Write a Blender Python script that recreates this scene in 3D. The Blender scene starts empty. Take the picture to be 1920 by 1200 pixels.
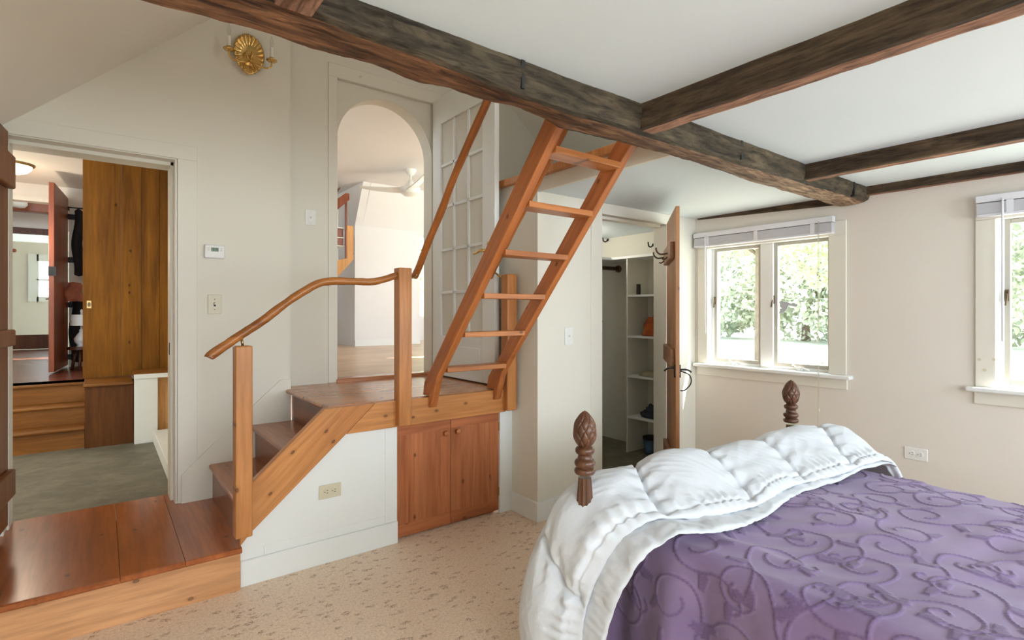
import bpy, bmesh, math, random
import numpy as np
from mathutils import Vector, Matrix, noise as mnoise

random.seed(4)
PI = math.pi
SC = bpy.context.scene
COL = SC.collection

# ------------------------------------------------------------------ camera, world, sun, daylight, exposure
cam_d = bpy.data.cameras.new('camera')
cam = bpy.data.objects.new('camera', cam_d)
COL.objects.link(cam)
cam_d.sensor_width = 36.0
cam_d.lens = 18.75
cam_d.shift_y = -15.0 / 1920.0
cam_d.clip_start = 0.03
cam.location = (0, 0, 1.3)
cam.rotation_euler = (PI / 2, 0, -math.radians(37.5))
SC.camera = cam

SC.view_settings.view_transform = 'Standard'
SC.view_settings.look = 'None'
SC.view_settings.gamma = 1.0
SC.view_settings.use_curve_mapping = False
SC.view_settings.exposure = -0.57

world = bpy.data.worlds.new('world')
SC.world = world
world.use_nodes = True
bg = world.node_tree.nodes['Background']
bg.inputs[0].default_value = (0.80, 0.91, 1.0, 1)
bg.inputs[1].default_value = 8.5

def lamp(kind, name, loc, direction, power, color=(1, 1, 1), size=None, **kw):
    d = bpy.data.lights.new(name, kind)
    d.energy = power
    d.color = color
    if size and kind == 'AREA':
        d.shape = 'RECTANGLE'
        d.size, d.size_y = size
    for k, v in kw.items():
        setattr(d, k, v)
    o = bpy.data.objects.new(name, d)
    COL.objects.link(o)
    o.location = loc
    if direction is not None:
        o.rotation_euler = Vector(direction).to_track_quat('-Z', 'Y').to_euler()
    return o

lamp('SUN', 'sun', (3, -6, 8), (-1.0, 2.0, -3.2), 28.0, (1.0, 0.95, 0.86), angle=math.radians(0.6))
# daylight coming in through the two windows of the wall behind the camera
lamp('AREA', 'daylight', (0.2, -2.36, 1.45), (0, 1, 0.05), 58, (0.79, 0.90, 1.0), (1.5, 1.2))
lamp('AREA', 'daylight', (2.7, -2.36, 1.45), (0, 1, 0.05), 58, (0.79, 0.90, 1.0), (1.5, 1.2))
# added fill light for the stairwell, out of view above the main beam
lamp('POINT', 'stairwell_fill_light', (1.78, 1.72, 2.92), None, 21, (1.0, 0.975, 0.92), shadow_soft_size=0.16)

# ------------------------------------------------------------------ materials
def lin(c):
    return tuple(((v / 255) / 12.92 if v / 255 <= 0.04045 else ((v / 255 + 0.055) / 1.055) ** 2.4) for v in c) + (1.0,)

def new_mat(name):
    m = bpy.data.materials.new(name)
    m.use_nodes = True
    nt = m.node_tree
    b = nt.nodes['Principled BSDF']
    return m, nt, b

def N(nt, t, **kw):
    n = nt.nodes.new(t)
    for k, v in kw.items():
        if k.startswith('i_'):
            n.inputs[k[2:].replace('_', ' ')].default_value = v
        else:
            setattr(n, k, v)
    return n

def ramp(nt, stops):
    r = nt.nodes.new('ShaderNodeValToRGB')
    e = r.color_ramp.elements
    while len(e) < len(stops):
        e.new(0.5)
    for el, (p, c) in zip(e, stops):
        el.position = p
        el.color = c
    return r

def mix(nt, fac, a, b, mode='MIX'):
    m = nt.nodes.new('ShaderNodeMix')
    m.data_type = 'RGBA'
    m.blend_type = mode
    for sock, v in ((m.inputs[0], fac), (m.inputs[6], a), (m.inputs[7], b)):
        if hasattr(v, 'is_output') or isinstance(v, bpy.types.NodeSocket):
            nt.links.new(v, sock)
        else:
            sock.default_value = v
    return m.outputs[2]

def bump(nt, b, height, strength, dist=0.01):
    n = nt.nodes.new('ShaderNodeBump')
    n.inputs['Strength'].default_value = strength
    n.inputs['Distance'].default_value = dist
    nt.links.new(height, n.inputs['Height'])
    nt.links.new(n.outputs[0], b.inputs['Normal'])

def plain(name, rgb, rough=0.5, metal=0.0, var=0.0, scale=6.0, bumpy=0.0, bscale=60.0, spec=None):
    m, nt, b = new_mat(name)
    c = lin(rgb)
    b.inputs['Roughness'].default_value = rough
    b.inputs['Metallic'].default_value = metal
    if spec is not None:
        b.inputs['Specular IOR Level'].default_value = spec
    tc = N(nt, 'ShaderNodeTexCoord')
    no = N(nt, 'ShaderNodeTexNoise', i_Scale=scale, i_Detail=4.0)
    nt.links.new(tc.outputs['Object'], no.inputs['Vector'])
    v = var if var > 0 else 0.015
    r = ramp(nt, [(0.3, tuple(x * (1 - v) for x in c[:3]) + (1,)), (0.7, tuple(min(1, x * (1 + v)) for x in c[:3]) + (1,))])
    nt.links.new(no.outputs[0], r.inputs[0])
    nt.links.new(r.outputs[0], b.inputs['Base Color'])
    if bumpy > 0:
        n2 = N(nt, 'ShaderNodeTexNoise', i_Scale=bscale, i_Detail=3.0)
        nt.links.new(tc.outputs['Object'], n2.inputs['Vector'])
        bump(nt, b, n2.outputs[0], bumpy, 0.01)
    return m

def wood(name, light, dark, axis='x', rough=0.4, rot=None, grain=1.0, knots=0.5, fine=1.0, coat=0.0, spec=0.4, plane='xz'):
    """planed softwood with the grain along one axis and a few dark knots"""
    m, nt, b = new_mat(name)
    tc = N(nt, 'ShaderNodeTexCoord')
    oi = N(nt, 'ShaderNodeObjectInfo')
    mp = N(nt, 'ShaderNodeMapping')
    s = [1.0, 1.0, 1.0]
    s['xyz'.index(axis)] = 0.07
    mp0 = N(nt, 'ShaderNodeMapping')
    if rot:
        mp0.inputs['Rotation'].default_value = rot
    nt.links.new(tc.outputs['Object'], mp0.inputs['Vector'])
    add = N(nt, 'ShaderNodeVectorMath', operation='ADD')
    mul = N(nt, 'ShaderNodeVectorMath', operation='SCALE')
    mul.inputs[0].default_value = (3.7, 5.1, 4.3)
    nt.links.new(oi.outputs['Random'], mul.inputs['Scale'])
    nt.links.new(mp0.outputs[0], add.inputs[0])
    nt.links.new(mul.outputs[0], add.inputs[1])
    mp.inputs['Scale'].default_value = s
    nt.links.new(add.outputs[0], mp.inputs['Vector'])
    n1 = N(nt, 'ShaderNodeTexNoise', i_Scale=9.0 * fine, i_Detail=5.0, i_Roughness=0.6, i_Distortion=0.7)
    nt.links.new(mp.outputs[0], n1.inputs['Vector'])
    n2 = N(nt, 'ShaderNodeTexNoise', i_Scale=60.0 * fine, i_Detail=3.0, i_Distortion=0.3)
    nt.links.new(mp.outputs[0], n2.inputs['Vector'])
    n3 = N(nt, 'ShaderNodeTexNoise', i_Scale=2.2, i_Detail=2.0)
    nt.links.new(add.outputs[0], n3.inputs['Vector'])
    L, D = lin(light), lin(dark)
    mid = tuple(0.5 * (L[i] + D[i]) for i in range(3)) + (1,)
    r1 = ramp(nt, [(0.3, D), (0.5, mid), (0.72, L)])
    nt.links.new(n1.outputs[0], r1.inputs[0])
    r2 = ramp(nt, [(0.35, (0.78, 0.76, 0.74, 1)), (0.6, (1.05, 1.05, 1.05, 1))])
    nt.links.new(n2.outputs[0], r2.inputs[0])
    c = mix(nt, 0.75 * grain, r1.outputs[0], r2.outputs[0], 'MULTIPLY')
    r3 = ramp(nt, [(0.3, (0.86, 0.84, 0.82, 1)), (0.7, (1.08, 1.08, 1.08, 1))])
    nt.links.new(n3.outputs[0], r3.inputs[0])
    c = mix(nt, 0.8, c, r3.outputs[0], 'MULTIPLY')
    if knots > 0:
        sx = N(nt, 'ShaderNodeSeparateXYZ')
        nt.links.new(mp0.outputs[0], sx.inputs[0])
        cx = N(nt, 'ShaderNodeCombineXYZ')
        stretch = {'x': 0, 'y': 1, 'z': 2}[axis]
        for k, c_ in enumerate(plane):
            idx = 'xyz'.index(c_)
            ml = N(nt, 'ShaderNodeMath', operation='MULTIPLY_ADD')
            ml.inputs[1].default_value = 0.62 if idx == stretch else 1.0
            nt.links.new(sx.outputs[idx], ml.inputs[0])
            nt.links.new(oi.outputs['Random'], ml.inputs[2])
            nt.links.new(ml.outputs[0], cx.inputs[k])
        vo = N(nt, 'ShaderNodeTexVoronoi', i_Scale=9.5)
        vo.voronoi_dimensions = '2D'
        nt.links.new(cx.outputs[0], vo.inputs['Vector'])
        sep = N(nt, 'ShaderNodeSeparateColor')
        nt.links.new(vo.outputs['Color'], sep.inputs[0])
        th = N(nt, 'ShaderNodeMath', operation='GREATER_THAN')
        th.inputs[1].default_value = 1.0 - knots
        nt.links.new(sep.outputs[0], th.inputs[0])
        wob = N(nt, 'ShaderNodeMath', operation='MULTIPLY_ADD')
        wob.inputs[1].default_value = 0.06
        nt.links.new(n1.outputs[0], wob.inputs[0])
        nt.links.new(vo.outputs['Distance'], wob.inputs[2])
        kr = ramp(nt, [(0.0, (0.9, 0.9, 0.9, 1)), (0.055, (0.7, 0.7, 0.7, 1)), (0.085, (0.95, 0.95, 0.95, 1)), (0.105, (0.22, 0.22, 0.22, 1)), (0.19, (0, 0, 0, 1))])
        nt.links.new(wob.outputs[0], kr.inputs[0])
        km = N(nt, 'ShaderNodeMath', operation='MULTIPLY')
        nt.links.new(kr.outputs[0], km.inputs[0])
        nt.links.new(th.outputs[0], km.inputs[1])
        c = mix(nt, km.outputs[0], c, tuple(x * 0.28 for x in D[:3]) + (1,))
    nt.links.new(c, b.inputs['Base Color'])
    b.inputs['Roughness'].default_value = rough
    b.inputs['Specular IOR Level'].default_value = spec
    if coat:
        b.inputs['Coat Weight'].default_value = coat
        b.inputs['Coat Roughness'].default_value = 0.22
    bump(nt, b, n2.outputs[0], 0.08, 0.004)
    return m

def hewn(name, light, dark, crack=0.6, mapscale=(0.1, 1, 1), scale=22.0, pale=None):
    """rough old timber: long fibres, cracks and lighter splinters"""
    m, nt, b = new_mat(name)
    tc = N(nt, 'ShaderNodeTexCoord')
    mp = N(nt, 'ShaderNodeMapping')
    mp.inputs['Scale'].default_value = mapscale
    nt.links.new(tc.outputs['Object'], mp.inputs['Vector'])
    n1 = N(nt, 'ShaderNodeTexNoise', i_Scale=scale, i_Detail=8.0, i_Roughness=0.68, i_Distortion=1.2)
    nt.links.new(mp.outputs[0], n1.inputs['Vector'])
    n2 = N(nt, 'ShaderNodeTexNoise', i_Scale=3.0, i_Detail=5.0, i_Roughness=0.65)
    nt.links.new(tc.outputs['Object'], n2.inputs['Vector'])
    n3 = N(nt, 'ShaderNodeTexNoise', i_Scale=scale * 4, i_Detail=5.0, i_Distortion=0.6)
    nt.links.new(mp.outputs[0], n3.inputs['Vector'])
    L, D = lin(light), lin(dark)
    blk = tuple(x * 0.3 for x in D[:3]) + (1,)
    mid = tuple(0.55 * D[i] + 0.45 * L[i] for i in range(3)) + (1,)
    r1 = ramp(nt, [(0.28, blk), (0.4, D), (0.55, mid), (0.74, L)])
    nt.links.new(n1.outputs[0], r1.inputs[0])
    r2 = ramp(nt, [(0.32, (0.55, 0.55, 0.55, 1)), (0.68, (1.2, 1.15, 1.1, 1))])
    nt.links.new(n2.outputs[0], r2.inputs[0])
    base_c = r1.outputs[0]
    if pale:                                       # bleached, flaking stretch of the timber; window light is put into its colour too
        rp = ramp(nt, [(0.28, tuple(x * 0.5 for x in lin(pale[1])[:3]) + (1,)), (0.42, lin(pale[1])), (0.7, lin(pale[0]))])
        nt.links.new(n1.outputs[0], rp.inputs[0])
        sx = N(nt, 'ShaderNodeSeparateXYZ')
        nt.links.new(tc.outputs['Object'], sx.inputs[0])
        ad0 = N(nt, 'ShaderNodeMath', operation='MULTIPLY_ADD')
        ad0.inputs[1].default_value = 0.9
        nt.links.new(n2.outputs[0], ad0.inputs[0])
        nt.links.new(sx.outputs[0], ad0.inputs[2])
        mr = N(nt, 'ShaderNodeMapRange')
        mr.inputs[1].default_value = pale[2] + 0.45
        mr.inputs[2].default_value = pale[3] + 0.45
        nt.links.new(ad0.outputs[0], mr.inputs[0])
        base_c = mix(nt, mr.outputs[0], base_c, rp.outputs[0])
    c = mix(nt, 1.0, base_c, r2.outputs[0], 'MULTIPLY')
    r3 = ramp(nt, [(0.36, (0.35, 0.33, 0.3, 1)), (0.5, (1, 1, 1, 1)), (0.75, (1.25, 1.2, 1.1, 1))])
    nt.links.new(n3.outputs[0], r3.inputs[0])
    c = mix(nt, crack, c, r3.outputs[0], 'MULTIPLY')
    nt.links.new(c, b.inputs['Base Color'])
    b.inputs['Roughness'].default_value = 0.75
    b.inputs['Specular IOR Level'].default_value = 0.3
    ad = N(nt, 'ShaderNodeMath', operation='ADD')
    nt.links.new(n1.outputs[0], ad.inputs[0])
    nt.links.new(n3.outputs[0], ad.inputs[1])
    bump(nt, b, ad.outputs[0], 0.9, 0.012)
    return m

def glow(name, rgb, strength):
    m, nt, b = new_mat(name)
    b.inputs['Base Color'].default_value = lin(rgb)
    b.inputs['Emission Color'].default_value = lin(rgb)
    b.inputs['Emission Strength'].default_value = strength
    return m

def glass(name, tint=(1, 1, 1), refl=0.06):
    m, nt, b = new_mat(name)
    out = nt.nodes['Material Output']
    nt.nodes.remove(b)
    t = N(nt, 'ShaderNodeBsdfTransparent')
    t.inputs[0].default_value = tint + (1,)
    g = N(nt, 'ShaderNodeBsdfGlossy')
    g.inputs['Roughness'].default_value = 0.02
    mx = N(nt, 'ShaderNodeMixShader')
    mx.inputs[0].default_value = refl
    nt.links.new(t.outputs[0], mx.inputs[1])
    nt.links.new(g.outputs[0], mx.inputs[2])
    nt.links.new(mx.outputs[0], out.inputs[0])
    return m

def obscure_glass():
    m, nt, b = new_mat('obscure_glass')
    out = nt.nodes['Material Output']
    nt.nodes.remove(b)
    t = N(nt, 'ShaderNodeBsdfTransparent')
    d = N(nt, 'ShaderNodeBsdfDiffuse')
    d.inputs[0].default_value = lin((238, 234, 222))
    g = N(nt, 'ShaderNodeBsdfGlossy')
    g.inputs['Roughness'].default_value = 0.35
    a = N(nt, 'ShaderNodeMixShader')
    a.inputs[0].default_value = 0.85
    nt.links.new(t.outputs[0], a.inputs[1])
    nt.links.new(d.outputs[0], a.inputs[2])
    c = N(nt, 'ShaderNodeMixShader')
    c.inputs[0].default_value = 0.05
    nt.links.new(a.outputs[0], c.inputs[1])
    nt.links.new(g.outputs[0], c.inputs[2])
    nt.links.new(c.outputs[0], out.inputs[0])
    return m

def cork():
    m, nt, b = new_mat('cork_floor')
    tc = N(nt, 'ShaderNodeTexCoord')
    dn = N(nt, 'ShaderNodeTexNoise', i_Scale=26.0, i_Detail=3.0)
    nt.links.new(tc.outputs['Object'], dn.inputs['Vector'])
    dv = N(nt, 'ShaderNodeVectorMath', operation='SCALE')
    dv.inputs['Scale'].default_value = 0.05
    nt.links.new(dn.outputs['Color'], dv.inputs[0])
    ad = N(nt, 'ShaderNodeVectorMath', operation='ADD')
    nt.links.new(tc.outputs['Object'], ad.inputs[0])
    nt.links.new(dv.outputs[0], ad.inputs[1])
    n1 = N(nt, 'ShaderNodeTexNoise', i_Scale=90.0, i_Detail=6.0, i_Roughness=0.7)
    nt.links.new(tc.outputs['Object'], n1.inputs['Vector'])
    r1 = ramp(nt, [(0.3, lin((212, 182, 154))), (0.5, lin((237, 213, 187))), (0.7, lin((247, 230, 208)))])
    nt.links.new(n1.outputs[0], r1.inputs[0])
    mp = N(nt, 'ShaderNodeMapping')
    mp.inputs['Rotation'].default_value = (0, 0, 0.5)
    mp.inputs['Scale'].default_value = (1.0, 2.1, 1.0)
    nt.links.new(ad.outputs[0], mp.inputs['Vector'])
    vo = N(nt, 'ShaderNodeTexVoronoi', i_Scale=15.0, i_Randomness=1.0)
    nt.links.new(mp.outputs[0], vo.inputs['Vector'])
    sep = N(nt, 'ShaderNodeSeparateColor')
    nt.links.new(vo.outputs['Color'], sep.inputs[0])
    th = N(nt, 'ShaderNodeMath', operation='GREATER_THAN')
    th.inputs[1].default_value = 0.22
    nt.links.new(sep.outputs[0], th.inputs[0])
    kr = ramp(nt, [(0.20, (1, 1, 1, 1)), (0.38, (0, 0, 0, 1))])
    nt.links.new(vo.outputs['Distance'], kr.inputs[0])
    km = N(nt, 'ShaderNodeMath', operation='MULTIPLY')
    nt.links.new(kr.outputs[0], km.inputs[0])
    nt.links.new(th.outputs[0], km.inputs[1])
    km2 = N(nt, 'ShaderNodeMath', operation='MULTIPLY')
    n4 = N(nt, 'ShaderNodeTexNoise', i_Scale=120.0, i_Detail=4.0)
    nt.links.new(tc.outputs['Object'], n4.inputs['Vector'])
    r4 = ramp(nt, [(0.38, (0, 0, 0, 1)), (0.6, (0.75, 0.75, 0.75, 1))])
    nt.links.new(n4.outputs[0], r4.inputs[0])
    nt.links.new(km.outputs[0], km2.inputs[0])
    nt.links.new(r4.outputs[0], km2.inputs[1])
    c = mix(nt, km2.outputs[0], r1.outputs[0], lin((142, 102, 72)))
    n5 = N(nt, 'ShaderNodeTexNoise', i_Scale=230.0, i_Detail=2.0)
    nt.links.new(tc.outputs['Object'], n5.inputs['Vector'])
    r5 = ramp(nt, [(0.3, (0.55, 0.45, 0.38, 1)), (0.42, (1, 1, 1, 1))])
    nt.links.new(n5.outputs[0], r5.inputs[0])
    c = mix(nt, 0.8, c, r5.outputs[0], 'MULTIPLY')
    nt.links.new(c, b.inputs['Base Color'])
    b.inputs['Roughness'].default_value = 0.5
    bump(nt, b, n1.outputs[0], 0.08, 0.004)
    return m

def tiles():
    m, nt, b = new_mat('terracotta_tile')
    tc = N(nt, 'ShaderNodeTexCoord')
    br = N(nt, 'ShaderNodeTexBrick', i_Scale=3.3)
    br.offset = 0.0
    br.inputs['Color1'].default_value = lin((120, 66, 46))
    br.inputs['Color2'].default_value = lin((92, 50, 38))
    br.inputs['Mortar'].default_value = lin((70, 58, 50))
    br.inputs['Mortar Size'].default_value = 0.012
    br.inputs['Brick Width'].default_value = 1.0
    br.inputs['Row Height'].default_value = 1.0
    mp = N(nt, 'ShaderNodeMapping')
    mp.inputs['Rotation'].default_value = (0, 0, 0.12)
    nt.links.new(tc.outputs['Object'], mp.inputs['Vector'])
    nt.links.new(mp.outputs[0], br.inputs['Vector'])
    nt.links.new(br.outputs[0], b.inputs['Base Color'])
    b.inputs['Roughness'].default_value = 0.3
    return m

def stone():
    m, nt, b = new_mat('slate_floor')
    tc = N(nt, 'ShaderNodeTexCoord')
    mp = N(nt, 'ShaderNodeMapping')
    mp.inputs['Scale'].default_value = (0.8, 1, 1)
    nt.links.new(tc.outputs['Object'], mp.inputs['Vector'])
    n1 = N(nt, 'ShaderNodeTexNoise', i_Scale=7.0, i_Detail=9.0, i_Roughness=0.7, i_Distortion=0.4)
    nt.links.new(mp.outputs[0], n1.inputs['Vector'])
    r = ramp(nt, [(0.3, lin((96, 91, 75))), (0.5, lin((114, 108, 90))), (0.68, lin((132, 126, 106)))])
    nt.links.new(n1.outputs[0], r.inputs[0])
    nt.links.new(r.outputs[0], b.inputs['Base Color'])
    b.inputs['Roughness'].default_value = 0.6
    bump(nt, b, n1.outputs[0], 0.25, 0.01)
    return m

M = {}
M['wall'] = plain('cream_wall_paint', (229, 225, 212), 0.75, var=0.02, scale=1.3, bumpy=0.05, bscale=35)
M['wall_warm'] = plain('warm_wall_paint', (230, 223, 212), 0.75, var=0.02, scale=1.3, bumpy=0.05, bscale=35)
M['ceiling'] = plain('white_ceiling_plaster', (222, 231, 234), 0.85, var=0.02, scale=1.0, bumpy=0.12, bscale=14)
M['slope'] = plain('cream_sloped_plaster', (238, 232, 220), 0.85, var=0.02, scale=1.0, bumpy=0.08, bscale=14)
M['trim'] = plain('cream_trim_paint', (230, 226, 213), 0.5, var=0.012, scale=3)
M['trim_white'] = plain('white_trim_paint', (236, 238, 235), 0.4, var=0.012, scale=3)
M['white_room'] = plain('far_room_white', (236, 234, 234), 0.85, var=0.01)
M['white_plastic'] = plain('white_plastic', (236, 236, 232), 0.3)
M['almond'] = plain('almond_plastic', (214, 206, 180), 0.35)
M['blind'] = plain('white_vinyl_blind', (226, 226, 232), 0.35)
M['dark_slot'] = plain('dark_slot', (30, 28, 26), 0.6)
M['lcd'] = plain('grey_green_display', (126, 146, 124), 0.25)
M['lcd_dark'] = plain('display_digits', (48, 62, 50), 0.4)
M['brass'] = plain('polished_brass', (216, 180, 112), 0.27, 1.0, var=0.06, scale=20)
M['brass_dull'] = plain('aged_brass', (178, 150, 96), 0.32, 1.0)
M['steel'] = plain('zinc_steel', (190, 190, 188), 0.3, 1.0)
M['iron'] = plain('black_iron', (28, 27, 27), 0.55)
M['alu'] = plain('grey_sash_paint', (182, 178, 166), 0.45)
M['screen'] = plain('white_sash_paint', (232, 232, 228), 0.4)
M['bronze'] = plain('bronze_lever', (110, 92, 70), 0.4, 0.7)
M['candle'] = plain('candle_sleeve', (240, 236, 222), 0.5)
M['duvet'] = plain('white_duvet_cotton', (217, 220, 225), 0.9, var=0.012, scale=9, bumpy=0.25, bscale=38)
M['sheet'] = plain('white_sheet', (233, 233, 234), 0.9)
M['cork'] = cork()
M['tile'] = tiles()
M['stone'] = stone()
M['obscure'] = obscure_glass()
M['glass'] = glass('window_glass')
M['door_glass'] = glass('door_glass', (0.93, 0.94, 0.93), 0.08)
PINE_L, PINE_D = (212, 147, 86), (178, 111, 54)
M['pine_x'] = wood('pine_x', PINE_L, PINE_D, 'x', 0.38, coat=0.25, knots=0.35)
M['pine_z'] = wood('pine_z', PINE_L, PINE_D, 'z', 0.38, coat=0.25, knots=0.3)
M['pine_diag'] = wood('pine_stringer', PINE_L, PINE_D, 'x', 0.38, rot=(0, math.radians(43), 0), coat=0.25, knots=0.5)
M['tread'] = wood('worn_tread', (184, 112, 60), (148, 82, 38), 'y', 0.3, coat=0.4, knots=0.3, plane='xy')
M['landing'] = wood('worn_landing', (186, 104, 46), (150, 76, 29), 'y', 0.3, coat=0.45, knots=0.2, plane='xy')
M['landing_top'] = wood('worn_upper_landing', (208, 142, 90), (172, 106, 60), 'x', 0.26, coat=0.5, knots=0.2, plane='xy')
M['riser'] = wood('pale_riser', (226, 172, 124), (202, 144, 96), 'x', 0.4, coat=0.2, knots=0.45)
M['riser_y'] = wood('dark_riser', (168, 100, 56), (132, 74, 38), 'y', 0.35, coat=0.3, knots=0.3)
M['cab_z'] = wood('cupboard_pine', (198, 126, 82), (162, 92, 54), 'z', 0.4, coat=0.15, knots=0.14)
M['cab_x'] = wood('cupboard_pine_x', (192, 118, 74), (158, 88, 50), 'x', 0.4, coat=0.15, knots=0.2)
M['ladder'] = wood('ladder_pine', (202, 124, 68), (164, 90, 40), 'y', 0.36, rot=(math.radians(48.6), 0, 0), coat=0.2, knots=0.25, plane='yz')
M['rung'] = wood('rung_pine', (208, 136, 80), (172, 102, 52), 'x', 0.4, coat=0.15, knots=0.3)
M['branch'] = wood('peeled_branch', (196, 126, 58), (134, 76, 30), 'x', 0.4, coat=0.25, knots=0.1, fine=1.6)
M['branch_y'] = wood('peeled_pole', (200, 122, 56), (146, 78, 30), 'y', 0.36, rot=(math.radians(46), 0, 0), coat=0.3, knots=0.0, fine=1.4)
M['door_wood'] = wood('plank_door', (198, 144, 98), (164, 112, 70), 'z', 0.4, knots=0.3)
M['batten'] = wood('door_batten', (180, 130, 94), (146, 100, 70), 'x', 0.45, knots=0.1)
M['brown_door'] = wood('bedroom_plank_door', (150, 96, 56), (114, 66, 34), 'z', 0.45, knots=0.3)
M['sliding'] = wood('dark_stained_plank', (142, 90, 22), (94, 54, 8), 'z', 0.55, knots=0.1, spec=0.15)
M['hall_wood'] = wood('hall_step_wood', (152, 98, 40), (110, 64, 20), 'x', 0.45, knots=0.1, spec=0.25)
M['hall_wood_z'] = wood('hall_box_wood', (112, 66, 24), (78, 42, 12), 'z', 0.5, knots=0.06, spec=0.2)
M['red_wood'] = wood('reddish_door', (168, 88, 44), (124, 58, 26), 'z', 0.35, knots=0.1, coat=0.2)
M['mahogany'] = wood('dark_door_frame', (104, 58, 34), (70, 36, 20), 'z', 0.4, knots=0.0)
M['orange_wood'] = wood('honey_pine', (226, 168, 98), (200, 136, 66), 'z', 0.4, knots=0.1)
M['far_floor'] = wood('pale_far_floor', (222, 196, 168), (196, 164, 134), 'x', 0.35, knots=0.0)
M['bedpost'] = wood('carved_walnut', (122, 78, 52), (64, 38, 23), 'z', 0.32, knots=0.0, coat=0.3, fine=1.8)
M['beam_side'] = hewn('sooty_beam_side', (116, 104, 84), (64, 56, 44), 0.7, (0.16, 1, 1), 18.0)
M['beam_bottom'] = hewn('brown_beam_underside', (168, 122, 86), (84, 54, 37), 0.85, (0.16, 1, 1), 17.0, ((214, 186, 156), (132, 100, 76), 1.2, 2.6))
M['joist_side'] = hewn('sooty_joist_side', (116, 98, 76), (68, 55, 43), 0.6, (1, 0.1, 1))
M['joist_bottom'] = hewn('brown_joist_underside', (204, 160, 134), (142, 98, 74), 0.7, (1, 0.14, 1))

# ------------------------------------------------------------------ mesh helpers
class MB:
    def __init__(s):
        s.bm = bmesh.new()
    def hexa(s, P):
        v = [s.bm.verts.new(p) for p in P]
        fs = []
        for f in ((0, 3, 2, 1), (4, 5, 6, 7), (0, 1, 5, 4), (1, 2, 6, 5), (2, 3, 7, 6), (3, 0, 4, 7)):
            fs.append(s.bm.faces.new([v[i] for i in f]))
        return fs
    def box(s, x0, x1, y0, y1, z0, z1):
        return s.hexa([(x0, y0, z0), (x1, y0, z0), (x1, y1, z0), (x0, y1, z0), (x0, y0, z1), (x1, y0, z1), (x1, y1, z1), (x0, y1, z1)])
    def obox(s, c, ax, ay, az, hx, hy, hz):
        c, ax, ay, az = Vector(c), Vector(ax) * hx, Vector(ay) * hy, Vector(az) * hz
        return s.hexa([c - ax - ay - az, c + ax - ay - az, c + ax + ay - az, c - ax + ay - az, c - ax - ay + az, c + ax - ay + az, c + ax + ay + az, c - ax + ay + az])
    def prism(s, pts, axis, a, b):
        """polygon in the plane across AXIS, extruded from a to b; pts in the order of the remaining axes"""
        def mk(p, t):
            q = list(p)
            q.insert('xyz'.index(axis), t)
            return s.bm.verts.new(q)
        A = [mk(p, a) for p in pts]
        B = [mk(p, b) for p in pts]
        n = len(pts)
        s.bm.faces.new(A[::-1])
        s.bm.faces.new(B)
        for i in range(n):
            s.bm.faces.new((A[i], A[(i + 1) % n], B[(i + 1) % n], B[i]))
    def tube(s, pts, rad, n=12, cap=True, squash=None):
        pts = [Vector(p) for p in pts]
        if not hasattr(rad, '__len__'):
            rad = [rad] * len(pts)
        rings = []
        up = None
        for i, p in enumerate(pts):
            t = (pts[min(i + 1, len(pts) - 1)] - pts[max(i - 1, 0)]).normalized()
            if up is None:
                up = t.orthogonal().normalized()
            up = (up - t * up.dot(t)).normalized()
            w = t.cross(up)
            rings.append([s.bm.verts.new(p + (up * math.cos(2 * PI * k / n) + w * math.sin(2 * PI * k / n)) * rad[i]) for k in range(n)])
        for a, b in zip(rings, rings[1:]):
            for k in range(n):
                s.bm.faces.new((a[k], a[(k + 1) % n], b[(k + 1) % n], b[k]))
        if cap:
            s.bm.faces.new(rings[0][::-1])
            s.bm.faces.new(rings[-1])
    def lathe(s, prof, org=(0, 0, 0), n=24, mat=None, flute=None):
        """prof: (radius, height); mat turns the local z axis"""
        mat = mat or Matrix.Identity(3)
        org = Vector(org)
        rings = []
        for r, z in prof:
            ring = []
            for k in range(n):
                a = 2 * PI * k / n
                rr = max(r, 1e-5) * (flute(a, z) if flute else 1)
                ring.append(s.bm.verts.new(org + mat @ Vector((rr * math.cos(a), rr * math.sin(a), z))))
            rings.append(ring)
        for a, b in zip(rings, rings[1:]):
            for k in range(n):
                s.bm.faces.new((a[k], a[(k + 1) % n], b[(k + 1) % n], b[k]))
        s.bm.faces.new(rings[0][::-1])
        s.bm.faces.new(rings[-1])
    def disc(s, c, r, axis, t=0.002, n=20):
        m = Vector(axis).to_track_quat('Z', 'Y').to_matrix()
        s.lathe([(r, 0), (r, t)], c, n, m)
    def build(s, name, mat, parent=None, smooth=False, bevel=0.0, seg=2, angle=35):
        bmesh.ops.recalc_face_normals(s.bm, faces=s.bm.faces)
        me = bpy.data.meshes.new(name)
        s.bm.to_mesh(me)
        s.bm.free()
        me.materials.append(M[mat] if isinstance(mat, str) else mat)
        return link(me, name, parent, smooth, bevel, seg, angle)

def link(me, name, parent=None, smooth=False, bevel=0.0, seg=2, angle=35):
    o = bpy.data.objects.new(name, me)
    COL.objects.link(o)
    if smooth or bevel:
        me.polygons.foreach_set('use_smooth', [True] * len(me.polygons))
        if not smooth or smooth == 'auto':
            me.set_sharp_from_angle(angle=math.radians(angle))
    if bevel:
        b = o.modifiers.new('edge', 'BEVEL')
        b.width = bevel
        b.segments = seg
        b.limit_method = 'ANGLE'
        b.angle_limit = math.radians(40)
    if parent is not None:
        bpy_parent(o, parent)
    return o

def world_of(o):
    m = o.matrix_basis
    if o.parent:
        m = world_of(o.parent) @ o.matrix_parent_inverse @ m
    return m

def bpy_parent(o, p):
    o.parent = p
    o.matrix_parent_inverse = world_of(p).inverted()

def tag(o, label, cat, group=None, kind=None):
    o['label'] = label
    o['category'] = cat
    if group:
        o['group'] = group
    if kind:
        o['kind'] = kind
    return o

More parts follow.
